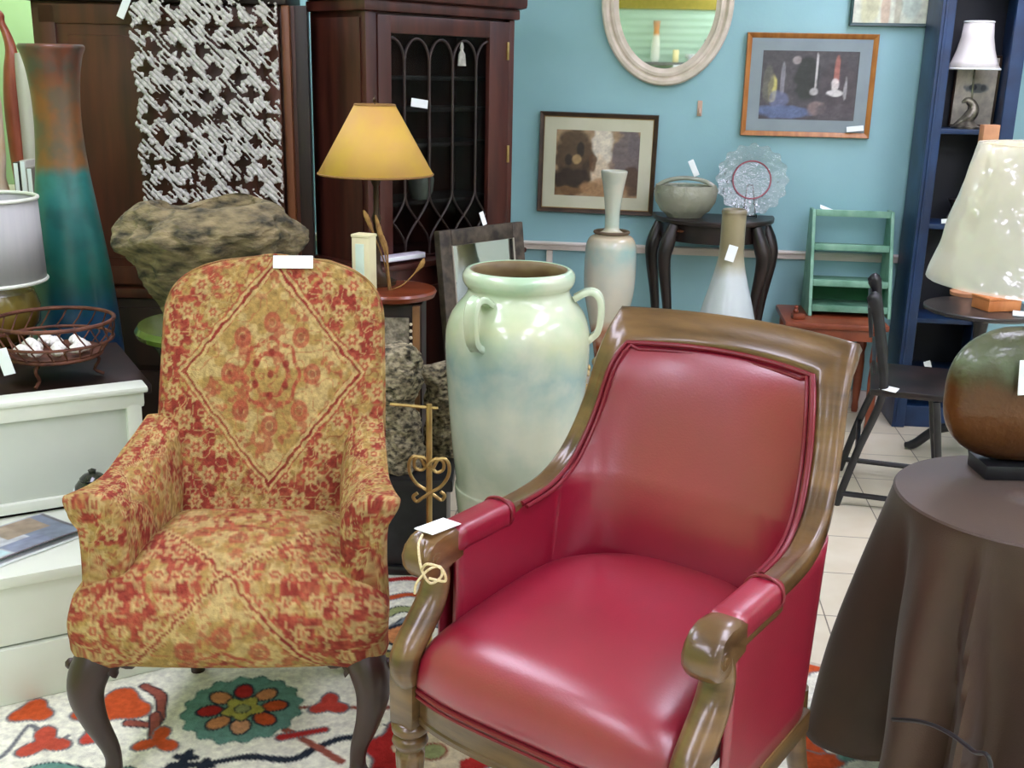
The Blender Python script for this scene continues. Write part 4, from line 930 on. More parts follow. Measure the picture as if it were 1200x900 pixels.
# ---- big green urn
def urn():
    Y = 3.05; c = atY(608, 331, Y); D = (c-CAMP).dot(fw); px = D/1280; zt = c.z
    t = thing('ceramic_urn', 'large pale green glazed urn with strap handles between the two armchairs', 'urn', (c.x+.0, c.y, .0065), 0)
    z = lambda py: zt+.012-(py-331)*px*1.0
    pr = [(.001,0),(.13,0),(.145,.012),(.15,.06),(.162,.2),(.178,.34)]+[(r*px, z(py)) for py, r in [(585,72),(540,77),(500,80.5),(460,83.5),(430,85.5),(410,86),(392,84.5),(376,79),(364,71),(356,64),(350,60.5),(345,60),(341,63),(336,65.5),(329,66),(324,63),(322,59.5),(322.5,57)]]
    pr = [(max(.0005, a), b) for a, b in cr(pr, 150)]
    gl = zramp('pale_green_glaze', [(0, rgb(140,146,112)), (.45, rgb(176,190,166)), (.62, rgb(186,202,182)), (.75, rgb(146,176,168)), (.86, rgb(196,206,166)), (1, rgb(166,200,166))], .22, nscale=4, namp=.16, zhi=zt, coat=.5, stretch=(1,1,.8), mott=(rgb(214,216,190), 6, .6), bump=.12, bscale=18)
    M().lathe(pr, 80, cap=False).build('urn_body', gl, t, sharp=80, zmin=0)
    ip = [(a_*px, z(b_)) for b_, a_ in [(322.5,57),(326,54),(334,52.5),(346,55),(362,62),(400,72),(470,70),(500,20),(500,.05)]]
    M().lathe(cr(ip, 60), 64, cap=False).build('inner_wall', mat('brown_inner_glaze', rgb(120,104,66), .5, col2=rgb(96,76,44), nscale=8), t, sharp=80)
    for k, a in enumerate((-2.02, -.02, 2.1)):
        m = M(); ca, sa = math.cos(a), math.sin(a); ring = []
        pth = cr([(66*px,z(354)),(80*px,z(346)),(91*px,z(347)),(97*px,z(357)),(98*px,z(374)),(95*px,z(392)),(88*px,z(400)),(83.5*px,z(404))], 26)
        for i, (r, zz_) in enumerate(pth):
            a0 = pth[max(i-1,0)]; b0 = pth[min(i+1,25)]; tx, tz = b0[0]-a0[0], b0[1]-a0[1]; l = math.hypot(tx, tz); nx, nz_ = -tz/l, tx/l
            wd = .021+.004*(i < 4)+.004*(i > 21)
            ring.append([(ca*(r+nx*.009*v)-sa*u*wd, sa*(r+nx*.009*v)+ca*u*wd, zz_+nz_*.009*v) for u, v in ((-1,-.5),(-.9,-1),(.9,-1),(1,-.5),(1,.5),(.8,1),(.3,.7),(-.3,.7),(-.8,1),(-1,.5))])
        m.loft(ring).build('handle', gl, t, sharp=60)
urn()
# ================================================================ along the blue wall
def paintpic(name, w, h, parent, loc, fn, nx=90, nz=70):
    m = M(); m.grid(lambda u, v: ((u-.5)*w, 0, (v-.5)*h), nx, nz)
    o = m.build(name, W('print_paper', (1,1,1,1), .5, attr=True, nscale=25), parent, recalc=False); o.location = loc
    paint(o, lambda co: fn(co[:, 0]/w, co[:, 2]/h)); return o
def picture(name, label, p, w, h, fwid, fdep, fm, matm, mw, picfn, roll=0, lip=None, glass=True, cat='framed picture', rz=0, rx=0):
    t = thing(name, label, cat, p, rz); t.rotation_euler = (rx, roll, rz)
    pr = [(0,0),(.0,.7),(.12,1),(.35,.9),(.6,.75),(.85,.6),(1,.45),(1,0)]
    rings = []
    for sx, sz in ((-1,-1),(1,-1),(1,1),(-1,1),(-1,-1)):
        rings.append([(sx*(w/2-a*fwid), -b*fdep, sz*(h/2-a*fwid)) for a, b in pr])
    M().loft(rings, cap=False).build('frame', fm, t, sharp=30)
    M().box((0, -.004, 0), (w-.01, .006, h-.01), 0).build('backing', cabdark, t)
    if lip: M().tube([(sx*(w/2-fwid), -fdep*.5, sz*(h/2-fwid)) for sx, sz in ((-1,-1),(1,-1),(1,1),(-1,1))], .003, 6, closed=True).build('frame_lip', lip, t)
    iw, ih = w-2*fwid, h-2*fwid
    if mw:
        m = M()
        for (x, z, dx, dz) in ((-iw/2+mw/2, 0, mw, ih), (iw/2-mw/2, 0, mw, ih), (0, ih/2-mw/2, iw-2*mw, mw), (0, -ih/2+mw/2, iw-2*mw, mw)): m.box((x, -.0095, z), (dx+.001, .003, dz+.001), 0)
        m.build('mat_board', matm, t)
    paintpic('print', iw-2*mw+.004, ih-2*mw+.004, t, (0, -.009, 0), picfn)
    if glass: M().box((0, -.0125, 0), (iw, .0015, ih), 0).build('glass', W2['picglass'], t)
    return t
W2 = {'picglass': clear('picture_glass', refl=.06, rough=.02)}
def blobs(u, v, base, items, nz=.12):
    c = np.repeat(L3(*base)[None], len(u), 0)
    for (x, y, rx, ry, col, w) in items:
        d = np.hypot((u-x)/rx, (v-y)/ry)+.35*(vn(u, v, 14, rx*99)-.5); c = mixc(c, L3(*col), (1-sm(.75, 1.1, d))*w)
    return c*(1-nz+2*nz*vn(u, v, 30, 3))[:, None]*(1-nz+2*nz*vn(u, v, 75, 5))[:, None]
def sepia(u, v):
    return blobs(u, v, (176,150,114), [(-.27,.12,.25,.42,(78,60,40),.92),(-.2,.2,.05,.12,(40,30,22),.9),(-.34,.05,.05,.1,(46,34,24),.9),(-.12,-.12,.07,.2,(60,44,30),.85),(.44,.3,.08,.2,(88,80,80),.8),(.36,.1,.2,.5,(112,104,106),.9),(.42,-.25,.12,.25,(84,62,44),.9),(.06,.3,.13,.42,(226,220,200),1),(.03,-.1,.10,.25,(222,206,176),.8),(-.3,-.28,.24,.24,(54,40,28),1),(-.24,.05,.06,.08,(190,160,110),.7),(.1,-.36,.3,.14,(176,136,92),.8),(-.05,.02,.05,.16,(96,66,40),.9),(-.36,-.42,.2,.08,(130,96,60),.8)])
def interior(u, v):
    return blobs(u, v, (82,80,84), [(-.02,.1,.14,.34,(50,54,52),.9),(.3,.0,.2,.4,(80,74,78),.8),(-.37,-.05,.05,.22,(206,200,120),.95),(-.42,.0,.06,.3,(110,110,100),.8),(-.27,.1,.025,.28,(150,150,160),.8),(-.24,-.38,.3,.1,(98,114,152),.95),(-.3,-.2,.1,.14,(120,130,170),.6),(.07,.18,.012,.3,(200,200,200),.95),(.06,-.08,.05,.06,(190,190,190),.9),(.28,.2,.03,.24,(170,110,100),.9),(.27,.02,.04,.1,(220,216,214),.9),(.28,-.1,.1,.05,(226,226,224),.95),(.38,-.04,.02,.16,(170,170,172),.8),(.1,-.32,.12,.12,(150,130,130),.7),(-.14,.36,.05,.06,(180,170,170),.7),(.3,-.36,.25,.12,(92,86,92),.8)])
def pastel(u, v):
    return blobs(u, v, (206,214,196), [(-.3,-.2,.14,.4,(190,190,140),.6),(-.1,-.3,.06,.3,(196,160,130),.6),(.2,-.2,.16,.3,(176,200,190),.6),(.4,.1,.14,.4,(200,190,160),.5),(0,.3,.3,.2,(222,226,214),.7),(.05,-.35,.05,.2,(150,140,110),.5)], .06)
oak = mat('oak_frame', rgb(150,92,36), .4, col2=rgb(176,116,54), nscale=9, stretch=(4,1,1))
dkf = mat('dark_brown_frame', rgb(44,30,20), .4, col2=rgb(70,50,36), nscale=12)
gilt = mat('dull_gilt', rgb(150,120,70), .45, metal=.4)
yw = YB-.006
def span(a, b, c_, d): # wall points from the photo's corners
    P = [atY(*q, yw) for q in (a, b, c_, d)]; c = sum(P, V(0,0,0))/4
    return V(c.x, yw, c.z), ((P[1].x-P[0].x)+(P[3].x-P[2].x))/2, ((P[0].z-P[2].z)+(P[1].z-P[3].z))/2
c, w, h = span((634,129),(772,136),(629,246),(765,254))
picture('framed_photograph', 'sepia street photograph in a dark brown frame, hung behind the tall white vase', c, w, h, .022, .024, dkf, mat('ivory_mat', rgb(206,206,178), .8, col2=rgb(212,212,186)), .058, sepia, roll=.012, lip=gilt)
c, w, h = span((875,38),(1030,40),(868,158),(1018,163))
picture('framed_print', 'dim interior scene print with grey mat in an oak frame', c, w, h, .024, .022, oak, mat('grey_mat', rgb(136,150,154), .8, col2=rgb(144,158,162)), .052, interior)
card('price_tag', 'white tag at the lower corner of the oak framed print', 'price tag', atY(1002, 151, yw-.0225), (.075, .002, .024), 0, 0, -.12)
c = atY(1053, -42, yw); c.y = yw
picture('framed_painting', 'pale pastel painting in a thin dark green frame above the oak framed print', c, .375, .52, .014, .02, mat('dark_green_frame', rgb(40,66,64), .5), None, 0, pastel, glass=False)
def ovalmirror():
    c = atY(782, 8, yw); rx = .297; rz_ = .37; c.z = atY(782, 101, yw).z+rz_
    t = thing('oval_mirror', 'oval wall mirror in a whitewashed stepped wooden frame', 'mirror', (c.x, yw, c.z), 0)
    pr = [(0,0),(0,.6),(.1,.95),(.28,1),(.36,.85),(.42,.62),(.5,.62),(.56,.8),(.72,.84),(.8,.6),(.9,.5),(1,.4),(1,0)]
    rings = []; n = 96; fwid = .078
    for k in range(n+1):
        a = 2*PI*k/n; rings.append([((rx-q*fwid)*math.cos(a), -b*.032, (rz_-q*fwid)*math.sin(a)) for q, b in pr])
    M().loft(rings, cap=False).build('frame', mat('whitewashed_wood', rgb(196,186,166), .6, col2=rgb(218,206,190), nscale=14, stretch=(1,1,1), ndetail=8), t, sharp=35)
    vs = [((rx-fwid+.004)*math.cos(2*PI*k/n), -.010, (rz_-fwid+.004)*math.sin(2*PI*k/n)) for k in range(n)]
    m = M(); m.add(vs+[(v[0], -.006, v[2]) for v in vs], [tuple(range(n)), tuple(range(n, 2*n))[::-1]]+[(k, (k+1) % n, n+(k+1) % n, n+k) for k in range(n)])
    m.build('glass', mat('wall_mirror_glass', rgb(222,226,220), .02, metal=1., col2=rgb(224,228,222)), t)
ovalmirror()
p = atY(820, 127, YB); t = thing('wall_hook', 'small peach coloured stick-on hook on the blue wall below the oval mirror', 'hook', (p.x, YB, p.z), 0)
hk = mat('peach_plastic', rgb(184,156,136), .6); M().box((0, -.003, 0), (.022, .005, .07), .006).build('hook_plate', hk, t); M().tube(cr([(0,-.005,.0),(0,-.012,-.02),(0,-.018,-.03),(0,-.022,-.018)], 10), .004, 8).build('hook_arm', hk, t)
# ---- console table
CX, CZ = atY(838, 256, 5.06).x, atY(838, 256, 5.06).z
def console():
    t = thing('console_table', 'dark half-round console table with curved legs against the blue wall', 'console table', (CX, YB-.035, 0), 0)
    hw = (atY(910, 256, 5.1).x-atY(764, 256, 5.1).x)/2; dp = .34
    def half(r, q, z0_, z1_, m):
        o = [(r*math.cos(a), -q*abs(math.sin(a))**.8) for a in np.linspace(0, PI, 41)]
        m.prism(o, z1_-z0_, lambda a, b, c: (a, b, z0_+c))
    m = M(); half(hw, dp, CZ-.022, CZ, m); m.build('top', ebony, t, bev=.005)
    m = M(); half(hw-.035, dp-.035, CZ-.105, CZ-.022, m); m.build('apron', ebony, t, bev=.003)
    for s in (-1, 1):
        for (bx, by) in ((hw-.045, -.05), (hw-.10, -.235)):
            x = s*bx; q = s*.03
            pth = cr([(x,by,CZ-.03),(x+q,by-.015,CZ-.12),(x+q*1.3,by-.02,CZ-.2),(x+q*.4,by-.005,CZ-.42),(x-q*.4,by+.006,.18),(x-q*.1,by,.05),(x+q*.6,by-.02,.0)], 26)
            M().tube(pth, [r[0] for r in cr([(.026,),(.034,),(.03,),(.021,),(.015,),(.014,),(.02,)], 26)], 14).build('leg', ebony, t)
    M().lathe([(.001,0),(.014,.002),(.02,.008),(.001,.012)], 20, c=(0,0,0)).build('rosette', mat('dull_copper', rgb(110,66,40), .5), t, loc=(-hw*.55, -dp*.78+.012, CZ-.06))
console()
def crystal():
    p = atY(802, 250, 5.08); t = thing('cut_glass_bowl', 'low cut glass basket bowl on the dark console table', 'bowl', (p.x, 5.07, CZ+.001), 0)
    gm = clear('cut_glass', tint=rgb(232,236,222), rough=.1, refl=.6, bump=1., bscale=60, dens=.34, dcol=rgb(204,206,180))
    rm = lambda a, z: 1+.022*math.cos(14*a+70*z)+.022*math.cos(14*a-70*z)
    M().lathe([(.001,.006),(.06,.004),(.075,.0),(.08,.008),(.11,.03),(.135,.07),(.142,.11),(.135,.145),(.128,.14),(.13,.1),(.105,.04),(.06,.02),(.001,.018)], 112, sx=1, sy=.75, rmod=rm).build('bowl', gm, t, sharp=25)
    m = M(); m.tube([(.135*math.cos(a), 0, .115+.06*math.sin(a)) for a in np.linspace(0, PI, 26)], .010, 10, sq=.6); m.build('handle', gm, t)
    card('price_tag', 'white tag standing up in the cut glass bowl', 'price tag', atY(813, 197, 5.05), (.026, .002, .075), 0, 0, -.45)
    q = atY(880, 212, 5.1); t = thing('glass_plate', 'clear scalloped glass plate with a pink ring, standing upright on a small wire easel', 'plate', (q.x+.008, 5.15, q.z), 0); t.rotation_euler = (-.22, 0, 0)
    R = .158; n = 96
    def plate(r0_, r1_, y0_, y1_, m, sc=.05):
        rs = []
        for r_, y_ in ((r0_, y0_), (r1_, y1_), (r1_, y1_+.004), (r0_, y0_+.004), (r0_, y0_)): rs.append([(r_*(1+sc*math.cos(16*2*PI*k/n)*(r_ > .12))*math.cos(2*PI*k/n), y_, r_*(1+sc*math.cos(16*2*PI*k/n)*(r_ > .12))*math.sin(2*PI*k/n)) for k in range(n)])
        return m.loft(rs, cap=False)
    pg = clear('plate_glass', tint=(.93,.95,.95,1), rough=.05, refl=.45, bump=.8, bscale=40, dens=.09, dcol=rgb(220,226,226))
    plate(.084, R, .0, -.02, M()).build('plate_rim', pg, t); plate(.0005, .084, .004, .0, M()).build('plate_well', pg, t)
    M().tube([(.085*math.cos(a), -.003, .085*math.sin(a)) for a in np.linspace(0, 2*PI, 61)[:-1]], .0035, 6, closed=True).build('pink_ring', clear('pink_glass', tint=rgb(230,150,160), dens=.5, dcol=rgb(196,120,130)), t)
    h = q.z-CZ-.158; t = thing('plate_easel', 'small dark wire easel holding the clear glass plate upright', 'plate stand', (q.x+.008, 5.15, CZ+.001), 0)
    m = M()
    for s in (-1, 1): m.tube(cr([(s*.03,-.045,.02),(s*.03,-.042,.004),(s*.03,-.01,.004),(s*.028,.05,.004)], 10), .0022, 6); m.tube([(s*.03,.0,.004),(s*.012,.052,.14)], .0022, 6)
    m.tube([(-.03,.0,.004),(.03,.0,.004)], .0022, 6); m.tube([(-.012,.052,.14),(.012,.052,.14)], .0022, 6); m.build('wire_frame', W('dark_wire', rgb(30,26,24), .4, metal=.5), t)
crystal()
# ---- floor vases
def lathevase(name, label, Y, pxc, pts, foot, gl, n=56):
    py0 = pts[0][0]; c = atY(pxc, py0, Y); D = (c-CAMP).dot(fw); px = D/1280
    t = thing(name, label, 'vase', (c.x, Y, 0), 0); zt = c.z; z = lambda py: zt-(py-py0)*px*.985
    pr = [(r*px, z(py)) for py, r in pts][::-1]
    pr = foot+pr+[(pr[-1][0]-.006, pr[-1][1]-.002), (pr[-1][0]*.6, z(py0+18)), (.001, z(py0+50))]
    M().lathe([(max(.0005, a), b) for a, b in cr(pr, 110)], n).build('vase_body', gl(zt, z), t, sharp=80)
    return t, px, z
def gl1(zt, z):
    f = lambda py: z(py)/zt
    return zramp('pale_glaze_rust_foot', [(0, rgb(70,34,18)), (f(440), rgb(84,40,20)), (f(412), rgb(156,78,34)), (f(394), rgb(168,92,44)), (f(382), rgb(200,196,172)), (f(330), rgb(196,200,184)), (f(296), rgb(160,192,184)), (f(280), rgb(206,186,150)), (f(266), rgb(190,206,188)), (1, rgb(180,184,168))], .25, nscale=5, namp=.05, zhi=zt, coat=.4, mott=(rgb(214,206,182), 8, .45))
t, px, z = lathevase('floor_vase', 'tall white and aqua floor vase with trumpet neck and rust brown foot', 4.72, 720, [(201,15.5),(206,15),(222,12),(245,9.2),(262,8.5),(270,9.5),(275,17),(279,25),(286,29),(296,30.5),(325,31),(348,29.5),(372,25),(400,19.5),(430,15)], [(.001,0),(.062,0),(.064,.02),(.05,.06),(.046,.12)], gl1)
M().tube([(20*px*math.cos(a), 20*px*math.sin(a), z(273)) for a in np.linspace(0, 2*PI, 41)[:-1]], .007, 8, closed=True).build('shoulder_ring', mat('brown_cord', rgb(96,80,60), .8), t)
def gl2(zt, z):
    f = lambda py: z(py)/zt
    return zramp('silvery_glaze_tan_neck', [(0, rgb(150,160,160)), (f(400), rgb(176,188,190)), (f(325), rgb(186,196,196)), (f(308), rgb(160,156,134)), (f(290), rgb(138,128,98)), (f(255), rgb(148,138,106)), (1, rgb(120,112,88))], .28, nscale=8, namp=.06, zhi=zt, coat=.4, bump=.15, bscale=30)
t, px, z = lathevase('floor_vase', 'silvery white bottle shaped floor vase with tan neck before the console table', 4.3, 861, [(246,14),(249,15),(254,14.3),(285,14.3),(300,14.8),(306,15.6),(320,18.5),(340,23.5),(356,28),(372,32),(395,37.5),(420,40),(450,40),(500,34)], [(.001,0),(.07,0),(.075,.015),(.08,.08)], gl2)
card('price_tag', 'white tag on the tan neck of the silvery bottle vase', 'price tag', atY(857, 297, 4.3-.07), (.036, .002, .062), 0, 0, .25)
def shellgarland():
    # gilded leaf and shell swag hanging at the side of the urn
    D = 3.35; t = thing('dried_leaf_spray', 'small spray of gold and cream dried leaves beside the green urn, low down', 'dried leaves', atD(694, 462, D), YAW)
    lm = mat('gold_leaf', rgb(186,150,84), .6, col2=rgb(210,190,150), nscale=30); px = D/1280
    zf = -(t.location.z)
    M().tube(cr([(0,.01,zf),(.003,.01,zf*.5),(0,.01,0),(-.003,.01,.07)], 14), .003, 8).build('stalk', lm, t)
    for k, (x, y, a, L_) in enumerate([(0,428,.3,15),(4,436,1.0,16),(-5,440,-.4,14),(2,448,1.3,13),(-3,455,-.9,14),(0,462,.5,12),(4,424,-.2,12),(-4,430,-.7,12)]):
        c = V(x*px, -.004*k, (462-y)*px); d = V(math.sin(a), -.2, math.cos(a)); sd = V(math.cos(a), 0, -math.sin(a)); l = L_*px
        rg = []
        for i in range(7):
            f_ = i/6; wd = l*.28*math.sin(PI*min(.97, f_+.04)); q = c+d*l*f_+V(0,-.006*f_*f_,0)
            rg.append([q-sd*wd+V(0,.002,0), q+V(0,-.003,0), q+sd*wd+V(0,.002,0), q+V(0,.001,0)])
        M().loft(rg).build('leaf', lm, t, sharp=180)
shellgarland()
# ---- green step shelf on a reddish stand
SX0, SX1 = atY(952, 256, 5.14).x, atY(1049, 256, 5.14).x
STZ = atY(985, 372, 5.0).z
def greenshelf():
    zt = atY(1000, 252, 5.16).z; z2 = atY(1000, 292, 5.11).z; z3 = atY(1000, 334, 5.06).z; zb = STZ+.001
    t = thing('step_shelf', 'small green painted tiered shelf standing on the red brown stool by the wall', 'shelf unit', (0, YB-.035, 0), 0)
    gp = mat('worn_green_paint', rgb(84,136,110), .5, col2=rgb(132,178,154), nscale=10, ndetail=7)
    dep = lambda z: .09+.16*(zt-z)/(zt-zb)
    for x in (SX0+.008, SX1-.008):
        m = M(); m.prism([(0, zb), (0, zt+.02), (-dep(zt), zt+.02), (-dep(zb), zb)], .016, lambda a, b, c: (x-.008+c, a, b)); m.build('side_panel', gp, t, bev=.003)
    for z in (zt, z2, z3, zb+.03): M().box(((SX0+SX1)/2, -dep(z)/2, z), (SX1-SX0-.034, dep(z)-.006, .014), .003).box(((SX0+SX1)/2, -dep(z)+.006, z+.006), (SX1-SX0-.034, .012, .03), .003).build('shelf', gp, t)
    M().box(((SX0+SX1)/2, -.008, (z3+zb)/2), (SX1-SX0-.036, .008, z3-zb-.03), .002).build('back_board', mat('deep_green_paint', rgb(40,104,66), .6), t)
    card('price_tag', 'white tag on the top of the green tiered shelf', 'price tag', V(SX0+.075, YB-.10, zt+.018), (.085, .03, .002), .1, .5, .35)
    s = thing('low_stool', 'red brown wooden stool under the green tiered shelf', 'stool', (0, 4.98, 0), 0); rw = mat('red_stool_wood', rgb(112,50,28), .4, col2=rgb(140,70,42), nscale=8)
    xa, xb = atY(921, 375, 4.85).x, atY(1044, 378, 4.85).x
    M().box(((xa+xb)/2, .07, STZ-.014), (xb-xa, .40, .028), .01).build('seat', rw, s)
    M().box(((xa+xb)/2, -.10, STZ-.055), (xb-xa-.05, .02, .05), .004).box(((xa+xb)/2, .24, STZ-.055), (xb-xa-.05, .02, .05), .004).build('apron', rw, s)
    for x in (xa+.04, xb-.04):
        for y in (-.09, .23): M().lathe([(.014,0),(.017,.02),(.014,.05),(.02,.12),(.022,STZ*.5),(.018,STZ*.6),(.024,STZ*.66),(.02,STZ-.09),(.022,STZ-.03)], 18, c=(x, y, 0)).build('leg', rw, s)
    q = atY(936, 360, 4.93); o = thing('wooden_trinket', 'small red brown carved trinket at the end of the stool', 'trinket', (q.x, 4.93, STZ+.001), .2)
    M().box((0,0,.012), (.055,.04,.024), .006).build('trinket_base', rw, o); M().lathe([(.001,0),(.011,.004),(.013,.014),(.007,.022),(.011,.03),(.001,.038)], 14, c=(-.012,0,.024)).build('trinket_knob', rw, o)
greenshelf()
# ---- blue bookcase
BX0 = 1.204; BX1 = atY(1201, 60, 5.0).x; BY0, BY1 = 5.0, YB-.035; BW = BX1-BX0
def bookcase():
    t = thing('bookcase', 'tall dark blue arched bookcase in the corner by the oak framed print', 'bookcase', (BX0, BY0, 0), 0)
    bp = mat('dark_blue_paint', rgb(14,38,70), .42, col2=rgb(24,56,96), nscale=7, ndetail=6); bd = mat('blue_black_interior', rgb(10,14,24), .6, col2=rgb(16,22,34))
    dp = BY1-BY0; ht = 2.22; st = .058
    for x in (.011, BW-.011): M().box((x, dp/2+.006, ht/2), (.022, dp-.012, ht), .003).build('side_panel', bp, t)
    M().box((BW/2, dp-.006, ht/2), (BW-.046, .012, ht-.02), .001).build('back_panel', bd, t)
    m = M().box((st/2, .0, ht/2), (st, .026, ht), .007).box((BW-st/2, .0, ht/2), (st, .026, ht), .007).box((st*.35, -.014, ht/2), (.014, .012, ht-.04), .004); m.build('face_frame', bp, t)
    zs = 1.86; r_ = BW/2-st
    ol = [(st, zs+.0)]+[(BW/2-r_*math.cos(a), zs+.22*math.sin(a)) for a in np.linspace(0, PI, 33)]+[(BW-st, ht), (st, ht)]
    M().prism([(a, b) for a, b in ol[1:]], .024, lambda a, b, c: (a, -.012+c, b)).build('arched_header', bp, t, bev=.003)
    M().box((BW/2, dp/2-.02, ht+.02), (BW, dp+.03, .04), .012).build('cornice', bp, t)
    for py in (151, 263, 374, 437): z = atY(1115, py, 5.02).z; M().box((BW/2, dp/2-.004, z-.011), (BW-.048, dp-.03, .022), .003).build('shelf', bp, t)
    M().box((BW/2, dp/2, .05), (BW-.048, dp-.02, .1), .003).build('plinth', bp, t)
    return bp
bookcase()
def bcitems():
    zs = atY(1115, 151, 5.02).z+.001
    q = atY(1133, 140, 5.08); px = 4.9/1280; Y = 5.08
    t = thing('boudoir_lamp', 'small lamp with white bell shade and silvery dolphin base on the blue bookcase shelf', 'table lamp', (q.x, Y, zs), 0); Z = lambda py: (141-py)*px
    sh = translucent(mat('white_silk', rgb(248,244,240), .8, col2=rgb(250,248,246), nscale=4, stretch=(12,12,.4))); shp = sh.node_tree.nodes['Principled BSDF']
    M().lathe([(28*px, Z(76)),(24*px, Z(68)),(20*px, Z(56)),(17*px, Z(42)),(15.5*px, Z(26))], 48, cap=False, rmod=lambda a, z: 1+.015*math.cos(8*a)).build('lamp_shade', sh, t, solid=.002, sharp=180)
    for py, r_ in ((76, 28), (26, 15.5)): M().tube([(r_*px*math.cos(a), r_*px*math.sin(a), Z(py)) for a in np.linspace(0, 2*PI, 49)[:-1]], .004, 7, closed=True).build('shade_trim', white, t)
    sv = mat('tarnished_silver', rgb(70,66,58), .3, metal=.6, col2=rgb(150,144,130), nscale=30)
    M().lathe([(.001,0),(.062,0),(.064,.008),(.045,.014),(.03,.03),(.001,.034)], 30).build('foot', sv, t)
    M().tube(cr([(-.052,0,.012),(-.03,0,.022),(.0,0,.04),(.02,0,.07),(.016,0,.10),(-.008,0,.118),(-.03,0,.108)], 26), [r[0] for r in cr([(.006,),(.016,),(.026,),(.026,),(.020,),(.015,),(.004,)], 26)], 14).build('dolphin', sv, t)
    M().tube([(.01,0,.09), (0,0,Z(30))], .0045, 8).build('stem', sv, t)
    q = atY(1160, 104, 5.19); w = 50*px; h = 80*px
    def etch(u, v): return blobs(u, v, (204,200,182), [(.05,.05,.34,.07,(120,128,130),.95),(-.05,.06,.1,.05,(60,66,72),.9),(.2,.05,.07,.05,(80,84,88),.7)], .05)
    picture('framed_etching', 'small etching with cream mat in a dark frame on the blue bookcase shelf', (BX1-.026-w/2, 5.218, zs+h/2+.002), w, h, .012, .014, dkf, None, 0, etch, glass=False, rx=.05)
    t2 = thing('wooden_block', 'peach coloured wooden block just above the plastic covered lamp shade', 'block', (0,0,0))
    bpy.data.objects.remove(t2)
    zs2 = atY(1115, 263, 5.02).z+.001
    o = M().lathe([(.001,0),(.03,0),(.035,.02),(.02,.05),(.028,.08),(.04,.10),(.001,.102)], 24).build('candle_holder', mat('dark_pewter', rgb(60,56,54), .3, metal=.6)); q = atY(1112, 255, 5.1); o.location = (q.x+.03, 5.12, zs2); tag(o, 'dark pewter candle holder on the middle shelf of the blue bookcase', 'candle holder')
    card('price_tag', 'white tag on the middle shelf of the blue bookcase', 'price tag', atY(1110, 259, 4.994), (.05, .002, .02), 0, 0, -.1)
    card('price_tag', 'white tag hanging low on the blue bookcase', 'price tag', atY(1088, 431, 4.985), (.03, .002, .065), 0, 0, -.35)
bcitems()
# ================================================================ right side
def roundtable():
    D = 4.45; c = atD(1152, 360, D); z = c.z; r_ = 66/1280*D
    t = thing('pedestal_table', 'small round black pedestal table behind the plastic covered lamp', 'side table', (c.x, c.y, 0), 0)
    M().lathe([(.001,z-.022),(r_*.93,z-.022),(r_,z-.014),(r_,z-.004),(r_*.98,z),(.001,z)], 60).build('top', mat('worn_black_top', rgb(44,42,40), .3, col2=rgb(66,62,58), nscale=10), t)
    M().lathe([(.03,.10),(.045,.14),(.03,.2),(.022,.3),(.034,.42),(.02,.5),(.03,z-.06),(.06,z-.022)], 28).build('pedestal', black, t)
    for k in range(3): a = k*2*PI/3+2.6; M().tube(cr([(.02*math.cos(a),.02*math.sin(a),.15),(.12*math.cos(a),.12*math.sin(a),.11),(.2*math.cos(a),.2*math.sin(a),.03),(.24*math.cos(a),.24*math.sin(a),.014)], 16), [.02]*12+[.018,.016,.014,.013], 10).build('leg', black, t)
    b = thing('wooden_box', 'orange brown wooden box on the round black table', 'box', (c.x+.04, c.y-.03, z+.001), .35); wd = mat('orange_wood', rgb(196,118,62), .5, col2=rgb(214,140,84), nscale=8, stretch=(3,1,1)); M().box((0,0,.022), (.15,.11,.044), .004).build('box_body', wd, b); M().box((0,0,.05), (.156,.116,.012), .004).build('lid', wd, b)
    o = M().box((0,0,.004), (.13,.09,.006), .001).build('envelope', white); o.location = (c.x+.14, c.y-.14, z+.001); o.rotation_euler = (0,0,-.3); tag(o, 'white envelope on the round black table under the lamp shade', 'envelope')
    zt = atD(1160, 146, 4.5).z; h = zt-z; q = atD(1160, 300, 4.5); k = thing('candlestick', 'tall peach wooden candlestick, its block top showing above the plastic wrapped lamp shade', 'candlestick', (atD(1160, 150, 4.5).x, atD(1160, 150, 4.5).y, z+.001), YAW)
    pw = mat('peach_wood', rgb(206,150,110), .5, col2=rgb(168,116,78), nscale=10)
    M().lathe([(.001,0),(.07,0),(.072,.015),(.04,.03),(.02,.06),(.026,.12),(.018,.2),(.024,h*.5),(.018,h*.6),(.026,h-.16),(.02,h-.12),(.024,h-.086),(.001,h-.086)], 28).build('shaft', pw, k); M().box((0,0,h-.044), (.066,.05,.086), .004).build('block_top', pw, k)
roundtable()
